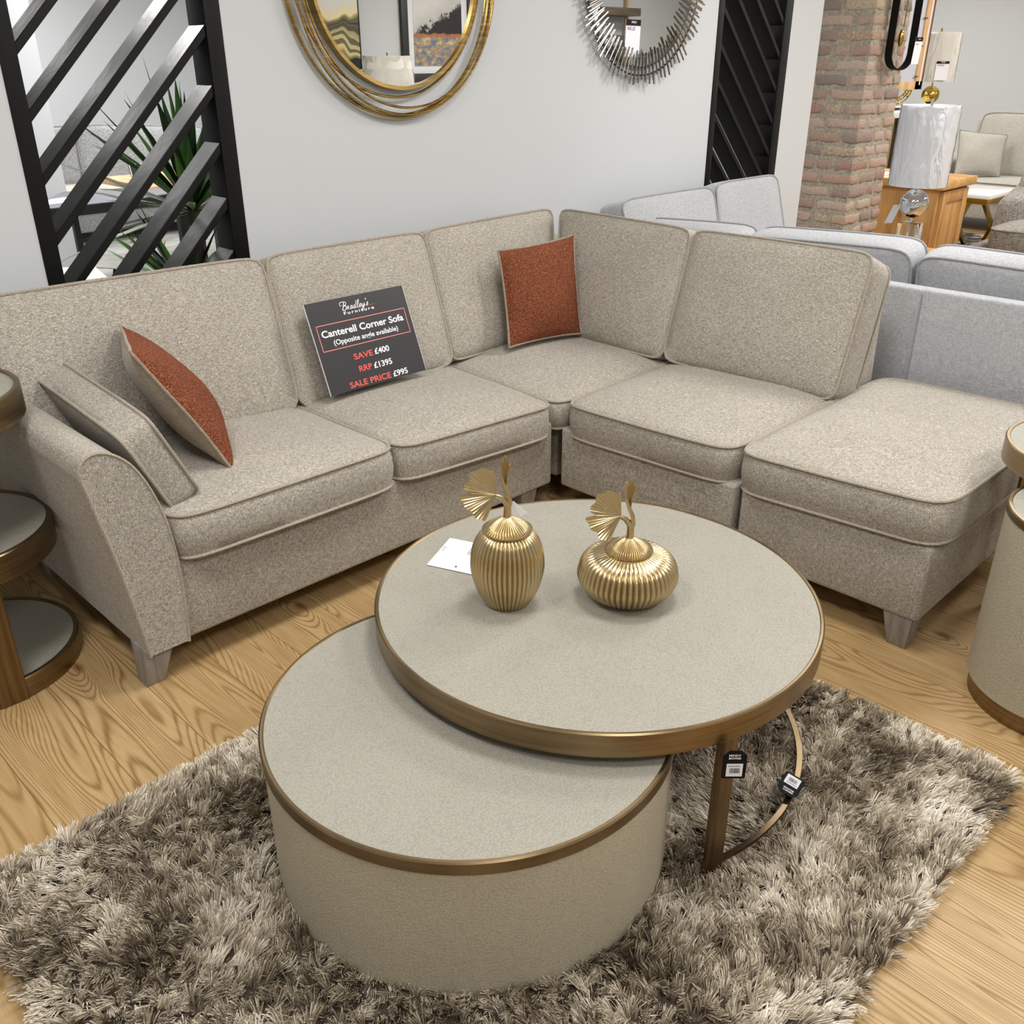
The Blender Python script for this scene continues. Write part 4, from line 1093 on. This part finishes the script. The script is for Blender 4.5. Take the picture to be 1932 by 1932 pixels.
# oak backed frame beside the pillar
R = thing('hanging_picture', 'oak picture frame with pale panel hanging beside the brick pillar', 'frame', (7.1, 3.25, 1.33))
fx0, fx1, fz0, fz1, fy = 6.73, 7.545, 1.335, 2.45, 3.23
pf = MB(); wdt = .105
for a, b, c, d_ in ((fx0, fx1, fz0, fz0+wdt*.55), (fx0, fx1, fz1-wdt, fz1), (fx0, fx0+wdt, fz0, fz1), (fx1-wdt, fx1, fz0, fz1)): pf.box(a, b, fy, fy+.03, c, d_, .002)
obj('frame', pf, M['palewood'], R)
obj('edge_trim', MB().box(fx1, fx1+.012, fy-.002, fy+.034, fz0, fz1), M['black'], R, 'black outer edge')
obj('inlay', MB().box(fx1-wdt*.42, fx1-wdt*.28, fy-.002, fy+.004, fz0+.03, fz1-.03), M['white_card'], R, 'white inlay line')
obj('panel', MB().box(fx0+wdt-.01, fx1-wdt+.01, fy+.012, fy+.020, fz0+wdt*.5, fz1-wdt+.01), plain('pale_panel', '#b9bcc6', .5), R)
obj('hanging_bar', MB().box(6.70, 6.75, fy+.03, fy+.06, 1.9, 1.95), M['black'], R)
for z in (1.42, 1.62, 1.80): obj('clip', MB().box(fx1-wdt-.03, fx1-wdt+.02, fy-.004, fy+.003, z, z+.006), M['black'], R)

# black hoop pendant in front of the pillar
hc = (6.485, 2.950)
R = thing('hoop_pendant', 'black leather hoop pendant hanging in front of the brick pillar', 'pendant light', (hc[0], hc[1], 1.47))
def hoop(z0, z1, hw, n=24):
    pts = [(-hw, z1)]+[(-hw*math.cos(t), z0+hw-hw*math.sin(t)) for t in np.linspace(0, math.pi, n)]+[(hw, z1)]
    pts += [(hw*math.cos(t), z1+hw*math.sin(t)) for t in np.linspace(0, math.pi, n)][1:-1]
    return pts
hp = hoop(1.475, 2.25, .098); mb = MB(); vs = []
ex = np.array([.94, -.34, 0]); en = np.array([.34, .94, 0])
for (u, z) in hp:
    for s, dd in ((.03, 0), (-.03, 0), (-.03, .004), (.03, .004)):
        sc = (1-dd/.1); p = np.array([hc[0], hc[1], 0])+ex*u*sc+en*s; vs.append((p[0], p[1], z+(dd if z < 1.6 else 0)))
n = len(hp); mb.add(vs, [(i*4+k, i*4+(k+1) % 4, ((i+1) % n)*4+(k+1) % 4, ((i+1) % n)*4+k) for i in range(n) for k in range(4)])
obj('strap', mb, M['leather'], R)
obj('cable', MB().tube([(hc[0], hc[1], 1.72), (hc[0], hc[1], CEIL)], .003, 6), M['goldwire'], R)
obj('bulb', MB().sphere((hc[0]-.02, hc[1], 1.66), .05, 20, 14, (.35, .35, 1.0)), M['brightgold'], R, 'gold drop')
price_card('price_card', (hc[0]+.020, hc[1]-.075, 1.51), (.94, -.34, 0), (.06, -.02, 1), .062, .155, 'white price card tied to the black hoop pendant', '£', .14)

# far sofa, cushion, armchair and X-leg table
def far_sofa():
    R = thing('two_seat_sofa', 'stone coloured sofa against the far right wall', 'sofa', (10.5, 2.9, 0))
    F, P = M['stone'], M['stone_pipe']
    obj('base', MB().box(9.95, 10.95, 1.9, 4.05, .12, .34, .02), F, R)
    obj('back_frame', MB().hexa([(10.6, 1.9, .12), (11.0, 1.9, .12), (11.0, 4.0, .12), (10.6, 4.0, .12), (10.72, 1.9, 1.0), (10.98, 1.9, 1.0), (10.98, 3.93, 1.0), (10.72, 3.93, 1.0)], .04, 4), F, R)
    put_cushion('back_cushion', R, [(10.52, 3.86, .48), (10.52, 2.0, .48), (10.66, 2.0, 1.03), (10.66, 3.86, 1.05)], .14, .04, F, P, seed=51, p=14)
    put_cushion('seat_cushion', R, [(9.90, 2.0, .46), (10.6, 2.0, .46), (10.6, 3.92, .46), (9.90, 3.92, .46)], .13, .03, F, P, seed=52)
    obj('arm', MB().hexa([(9.93, 3.93, .12), (10.95, 3.93, .12), (10.95, 4.14, .12), (9.93, 4.14, .12), (9.96, 3.95, .60), (10.95, 3.95, .68), (10.95, 4.2, .68), (9.96, 4.2, .60)], .06, 4), F, R)
    for x, y in ((9.99, 4.02), (9.99, 2.0), (10.85, 4.0), (10.85, 2.0)): obj('foot', MB().box(x-.03, x+.03, y-.03, y+.03, 0, .125), M['darkwood'], R)
far_sofa()
R = thing('stone_cushion', 'stone coloured piped scatter cushion in the corner of the far sofa', 'cushion', (10.3, 3.7, .5))
a, b, seam = pillow([(10.02, 3.80, .50), (10.28, 3.46, .49), (10.44, 3.52, .86), (10.20, 3.90, .90)], .09, .08, 6)
v0 = MB(); v0.add(a.v, a.f); v0.add(b.v, b.f); obj('cover', v0, M['stone'], R, ang=1.5); obj('piping', MB().tube(seam, .006, 6, True), M['stone_pipe'], R)
def armchair():
    R = thing('armchair', 'grey chenille studded armchair in front of the far stone sofa', 'armchair', (7.9, 2.3, 0))
    F, P = M['velvet'], M['stone_pipe']
    obj('base', MB().box(7.30, 8.25, 1.75, 2.72, .14, .32, .03, 3), F, R)
    put_cushion('seat_cushion', R, [(7.22, 1.95, .46), (7.95, 1.95, .46), (7.95, 2.58, .45), (7.22, 2.58, .45)], .15, .03, F, P, seed=61, p=7)
    obj('backrest', MB().hexa([(7.95, 1.8, .30), (8.3, 1.8, .30), (8.3, 2.72, .30), (7.95, 2.72, .30), (8.05, 1.85, .80), (8.32, 1.85, .80), (8.32, 2.70, .78), (8.05, 2.70, .78)], .06, 4), F, R)
    for y0, y1, hx in ((2.56, 2.74, 7.72), (1.72, 1.93, 7.3)):
        arm = obj('arm', MB().hexa([(hx, y0, .16), (8.2, y0, .16), (8.2, y1, .16), (hx, y1, .16), (hx+.06, y0, .60 if y0 > 2 else .56), (8.2, y0, .72), (8.2, y1, .70), (hx+.06, y1, .58 if y0 > 2 else .55)], .05, 4), F, R)
        sm = MB()
        for k in range(16): sm.sphere((hx-.002, y0+.02, .18+k*.022), .006, 8, 6)
        o = obj('studs', sm, M['nickel'], arm); o['kind'] = 'stuff'
    for x, y in ((7.36, 1.82), (7.36, 2.64), (8.2, 1.82), (8.2, 2.64)): obj('foot', MB().box(x-.025, x+.025, y-.025, y+.025, 0, .145), M['darkwood'], R)
    return R
AC = armchair(); AC.location.y -= 0.14
R = thing('cross_leg_table', 'low white topped side table with gold crossed legs before the stone sofa', 'table', (8.6, 3.2, 0))
obj('tabletop', MB().box(8.50, 9.2, 2.9, 3.30, .485, .52, .006), M['white_top'], R)
obj('apron', MB().box(8.52, 9.18, 2.92, 3.28, .44, .486, .003), M['brightgold'], R)
for y in (2.95, 3.25):
    for s in (1, -1):
        xa, xb = (8.56, 9.13) if s > 0 else (9.13, 8.56)
        obj('leg', MB().hexa([(xa-.03, y-.015, 0), (xa+.03, y-.015, 0), (xa+.03, y+.015, 0), (xa-.03, y+.015, 0), (xb-.03, y-.015, .445), (xb+.03, y-.015, .445), (xb+.03, y+.015, .445), (xb-.03, y+.015, .445)]), M['brightgold'], R)
R = thing('dark_rug', 'dark patterned rug under the far gold legged table', 'rug', (9.0, 3.0, 0))
t = NT('dark_rug_pattern'); t.base(t.ramp(t.noise(t.coord((9, 9, 9)), 1.0, 3.0), [(0.45, '#2b2624'), (0.58, '#9b948a')])).set(Roughness=.95)
obj('weave', MB().box(7.95, 9.75, 2.76, 3.58, 0.0, .012), t.m, R)

# ------------------------------------------------------------------ room seen through the left screen
def grey_back_sofa():
    R = thing('grey_sofa', 'mid grey sofa seen through the left slatted screen', 'sofa', (4.2, 9.6, 0))
    F, P = M['midgrey'], M['midgrey']
    obj('base', MB().box(3.0, 5.4, 9.05, 10.1, .10, .33, .03), F, R)
    put_cushion('seat_cushion', R, [(3.15, 8.98, .47), (4.3, 8.98, .47), (4.3, 9.6, .47), (3.15, 9.6, .47)], .14, .03, M['stone'], P, seed=71)
    put_cushion('seat_cushion', R, [(4.31, 8.98, .47), (5.25, 8.98, .47), (5.25, 9.6, .47), (4.31, 9.6, .47)], .14, .03, M['stone'], P, seed=72)
    put_cushion('back_cushion', R, [(3.25, 9.38, .47), (3.68, 9.38, .47), (3.72, 9.5, .99), (3.25, 9.5, .99)], .18, .05, F, P, seed=73)
    put_cushion('back_cushion', R, [(3.69, 9.36, .47), (5.2, 9.36, .47), (5.1, 9.5, .92), (3.74, 9.5, 1.0)], .18, .06, F, P, seed=74)
    obj('back_frame', MB().box(3.0, 5.4, 9.7, 10.1, .1, .86, .05, 3), F, R)
    for x in (3.0, 5.22): obj('arm', MB().box(x, x+.2, 9.0, 10.1, .1, .66, .05, 3), F, R)
    for x in (3.1, 5.3):
        for y in (9.12, 10.0): obj('foot', MB().box(x-.03, x+.03, y-.03, y+.03, 0, .11), M['darkwood'], R)
grey_back_sofa()
R = thing('console_table', 'black console table holding white paper behind the left screen', 'table', (2.75, 6.75, 0))
obj('tabletop', MB().hexa([(2.05, 6.27, .66), (2.80, 6.31, .66), (3.45, 6.55, .66), (2.6, 7.02, .66), (2.05, 6.27, .72), (2.80, 6.31, .72), (3.45, 6.55, .72), (2.6, 7.02, .72)], .003, 1), plain('slate_top', '#6d6d75', .5), R)
obj('apron', MB().hexa([(2.07, 6.265, .655), (2.80, 6.305, .655), (2.80, 6.33, .655), (2.07, 6.30, .655), (2.07, 6.262, .712), (2.80, 6.302, .712), (2.80, 6.33, .712), (2.07, 6.30, .712)]).hexa([(2.80, 6.305, .655), (3.44, 6.54, .655), (3.44, 6.57, .655), (2.80, 6.335, .655), (2.80, 6.302, .712), (3.44, 6.537, .712), (3.44, 6.57, .712), (2.80, 6.335, .712)]), M['black'], R)
for x, y in ((2.12, 6.32), (3.36, 6.58), (2.6, 6.9)): obj('leg', MB().box(x-.02, x+.02, y-.02, y+.02, 0, .66), M['black'], R)
R = thing('paper_sheet', 'white paper sheet on the black console behind the left screen', 'paper', (2.4, 6.55, .72))
obj('sheet', MB().hexa([(2.20, 6.42, .7205), (2.55, 6.45, .7205), (2.66, 6.75, .7205), (2.38, 6.66, .7205), (2.20, 6.42, .722), (2.55, 6.45, .722), (2.66, 6.75, .722), (2.38, 6.66, .722)]), M['white_card'], R, smooth=False)
R = thing('coffee_table', 'pale oak topped table beyond the black console', 'table', (3.7, 7.6, 0))
obj('tabletop', MB().box(3.22, 4.3, 7.0, 7.9, .655, .70, .006), M['palewood'], R)
obj('leg', MB().box(4.05, 4.2, 7.2, 7.7, 0, .656, .01), M['black'], R); obj('leg', MB().box(3.62, 3.70, 7.40, 7.48, 0, .656, .01), M['black'], R)
R = thing('display_stand', 'small black framed stand on the pale oak table', 'stand', (3.45, 7.7, .70))
T = frame_T((3.42, 7.72, .701), (1, -.2, 0), (0, .3, 1)); obj('panel', slab(MB(), T, .20, .10, .006), M['black'], R, smooth=False)
b = MB(); rect(b, T, 0.004, .196, .092, .097, .002); rect(b, T, .004, .009, .004, .097, .002); obj('edge_trim', b, M['white_card'], R, 'pale edge', smooth=False)
R = thing('footstool', 'grey footstool with a pale woven top behind the left screen', 'footstool', (1.98, 5.6, 0))
obj('body', MB().hexa([(1.55, 5.35, .05), (2.12, 5.22, .05), (2.22, 5.62, .05), (1.62, 5.95, .05), (1.55, 5.35, .44), (2.10, 5.22, .44), (2.18, 5.60, .44), (1.62, 5.95, .44)], .02, 3), M['midgrey'], R)
obj('woven_top', MB().hexa([(1.55, 5.35, .44), (2.10, 5.22, .44), (2.18, 5.60, .44), (1.62, 5.95, .44), (1.56, 5.36, .47), (2.09, 5.24, .47), (2.17, 5.59, .47), (1.63, 5.94, .47)], .01, 2), fabric('pale_woven', '#a5a29b', '#c9c6be', '#e2dfd8', .5, .5), R)
for x, y in ((1.65, 5.42), (2.05, 5.33), (2.1, 5.56), (1.68, 5.8)): obj('foot', MB().box(x-.02, x+.02, y-.02, y+.02, 0, .06), M['darkwood'], R)
R = thing('shop_tag', 'black shop tag with white sticker beside the footstool', 'tag', (2.23, 5.62, .35))
T = frame_T((2.225, 5.56, .31), (.85, -.45, -.25), (.25, .0, 1)); obj('card', slab(MB(), T, .10, .14, .002), M['card_black'], R, smooth=False)
b = MB(); rect(b, T, .04, .085, .03, .10, .001); obj('sticker', b, M['white_card'], R, 'white sticker', smooth=False)
obj('string', MB().tube([T(.01, .14), (2.17, 5.60, .46)], .002, 5), M['black'], R)

# yucca plant
def yucca():
    c = (1.93, 3.78)
    R = thing('yucca_plant', 'spiky green yucca plant in a pot behind the left slatted screen', 'plant', (c[0], c[1], 0))
    obj('pot', MB().lathe([(.001, 0), (.13, 0), (.17, .34), (.16, .34), (.155, .30), (.001, .30)], 40, (c[0], c[1], 0)), M['pot'], R)
    obj('trunk', MB().tube([(c[0], c[1], .29), (c[0]-.02, c[1]-.01, .6), (c[0]-.02, c[1], 1.0)], [.03, .027, .02], 10).tube([(c[0]-.05, c[1]+.02, .29), (c[0]-.08, c[1]-.01, .5), (c[0]-.10, c[1]-.02, .66)], [.025, .02, .016], 8), M['trunk'], R)
    rn = random.Random(12)
    def head(o, n, lo, hi, lens, nm):
        mb = MB()
        for k in range(n):
            a = rn.uniform(0, 6.283); el = math.radians(rn.uniform(lo, hi)); L = rn.uniform(*lens); wd = rn.uniform(.019, .030)
            d = np.array([math.cos(a)*math.cos(el), math.sin(a)*math.cos(el), math.sin(el)]); side = np.cross(d, [0, 0, 1.0]); side /= np.linalg.norm(side)+1e-9; up = np.cross(side, d)
            vs = []; S = 8
            droop = rn.uniform(.0, .22)
            for i in range(S+1):
                t = i/S; p = np.array(o)+np.array([0, 0, rn.uniform(-.003, .003)])+d*L*t-np.array([0, 0, 1.0])*droop*L*t*t
                ww = wd*(0.45+1.3*t if t < .35 else 1.0*(1-((t-.35)/.65)**1.6)+.02)
                if p[1] < WY+.14: p[1] = WY+.14+(p[1]-(WY+.14))*.05
                vs += [p-side*ww, p-up*ww*.35, p+side*ww]
            fs = []
            for i in range(S): b_ = 3*i; fs += [(b_, b_+1, b_+4, b_+3), (b_+1, b_+2, b_+5, b_+4)]
            mb.add(vs, fs)
        obj(nm, mb, M['leafgreen'], R)
    head((c[0]-.02, c[1], .98), 64, -12, 88, (.42, .64), 'foliage')
    head((c[0]-.10, c[1]-.02, .64), 46, -25, 80, (.32, .50), 'foliage')
yucca()

# ------------------------------------------------------------------ the opposite wall, seen in the mirrors
def canvas_mat():
    t = NT('gold_wave_canvas')
    co = t.coord((1, 1, 1)); xyz = t.n('ShaderNodeSeparateXYZ'); t.l(co, xyz.inputs[0])
    n = t.noise(t.coord((2.6, 2.6, 1.4)), 1.0, 2.0)
    h = t.math('ADD', xyz.outputs[2], t.math('MULTIPLY', n, .5))
    wv = t.math('ADD', t.math('MULTIPLY', t.math('SINE', t.math('MULTIPLY', h, 75.0)), .5), .5)
    c = t.ramp(h, [(0.28, '#23251f'), (0.34, '#20211c'), (0.40, '#d6c88c'), (0.55, '#b8ac80'), (0.66, '#2c2c28'), (0.70, '#e8d79a'), (0.82, '#d8d6d2'), (1.0, '#dfe0e2')])
    lines = t.ramp(wv, [(0.45, (0, 0, 0, 1)), (0.6, (1, 1, 1, 1))])
    band = t.ramp(h, [(0.36, (0, 0, 0, 1)), (0.40, (1, 1, 1, 1)), (0.68, (1, 1, 1, 1)), (0.74, (0, 0, 0, 1))])
    t.base(t.mix(t.math('MULTIPLY', lines, t.math('MULTIPLY', band, .8)), c, '#3a3524')).set(Roughness=.6)
    return t.m
R = thing('wave_canvas', 'canvas of gold and black waves reflected in the gold mirror', 'painting', (6.0, YF, 1.46))
obj('canvas', MB().box(5.50, 6.455, YF+.002, YF+.035, 1.46, 2.55, .003), canvas_mat(), R)
obj('edge_trim', MB().box(6.455, 6.468, YF+.002, YF+.038, 1.45, 2.56), M['black'], R)
def land_mat():
    t = NT('lake_landscape_print')
    co = t.coord((1, 1, 1)); xyz = t.n('ShaderNodeSeparateXYZ'); t.l(co, xyz.inputs[0])
    n = t.noise(t.coord((9, 9, 9)), 1.0, 4.0, .7); n2 = t.noise(t.coord((14, 14, 22)), 1.0, 4.0, .7)
    z = t.math('ADD', xyz.outputs[2], t.math('MULTIPLY', t.math('SUBTRACT', n, .5), .06))
    hh = t.math('ADD', t.math('ADD', xyz.outputs[2], t.math('MULTIPLY', xyz.outputs[0], -.42)), t.math('MULTIPLY', t.math('SUBTRACT', n, .5), .34))
    sky = t.ramp(hh, [(0.60, '#2a2224'), (0.63, '#b9b6b4'), (0.8, '#cfccca')])
    sp = t.ramp(n2, [(0.38, '#5b6c93'), (0.46, '#8d8678'), (0.54, '#a58a66'), (0.64, '#c3b394')])
    sh = t.ramp(z, [(0.435, (0, 0, 0, 1)), (0.45, (1, 1, 1, 1)), (0.475, (1, 1, 1, 1)), (0.485, (0, 0, 0, 1))])
    up = t.ramp(z, [(0.465, (0, 0, 0, 1)), (0.48, (1, 1, 1, 1))])
    c = t.mix(up, sp, sky)
    t.base(t.mix(t.math('MULTIPLY', sh, .8), c, '#a8653c')).set(Roughness=.35)
    return t.m
R = thing('framed_print', 'framed lake landscape print reflected in the gold mirror', 'picture', (7.53, YF, 1.31))
obj('frame', MB().box(7.015, 8.05, YF+.002, YF+.045, 1.315, 1.40, .003).box(7.015, 8.05, YF+.002, YF+.045, 2.25, 2.335, .003).box(7.015, 7.10, YF+.002, YF+.045, 1.39, 2.26, .003).box(7.965, 8.05, YF+.002, YF+.045, 1.39, 2.26, .003), plain('dark_frame', '#2b2a28', .5), R)
obj('mount', MB().box(7.09, 7.98, YF+.002, YF+.02, 1.39, 2.26), plain('white_mount', '#dcdde2', .6), R)
obj('print', MB().box(7.185, 7.88, YF+.018, YF+.024, 1.472, 2.17), land_mat(), R)
R = thing('sideboard', 'long white sideboard below the reflected pictures', 'sideboard', (7.5, -2.05, 0))
obj('carcass', MB().box(5.9, 9.2, -2.45, -1.72, 0.08, .80, .01), M['skirting'], R); obj('plinth', MB().box(5.95, 9.15, -2.42, -1.8, 0, .085), M['black'], R)
for k in range(4): obj('door', MB().box(5.94+k*.815, 6.72+k*.815, -1.725, -1.705, .12, .76, .003), M['skirting'], R)
R = drum_lamp((6.45, -2.02), .80, .235, .262, 1.29, 1.572, 1.08, .11, M['brightgold'], M['shade_cream'], 'pleated cream lamp in plastic reflected at the foot of the gold mirror', .14, 'lamps opposite the mirrors')
drum_lamp((8.55, -2.02), .80, .17, .19, 1.55, 1.97, 1.10, .11, M['brightgold'], M['shade_cream'], 'cream plastic wrapped lamp reflected in the silver mirror', .14, 'lamps opposite the mirrors')
R = thing('ladder_shelf', 'pale oak ladder shelf with dark boards reflected in the silver mirror', 'shelf', (10.5, -2.3, 0))
for x in (10.0, 10.78): obj('upright', MB().box(x-.02, x+.02, -2.46, -2.42, 0, 2.6, .002), M['palewood'], R)
for z in (.4, .85, 1.30, 1.72, 2.03, 2.45): obj('board', MB().box(9.98, 10.77, -2.48, -2.2, z, z+.09, .004), M['darkwood'], R)
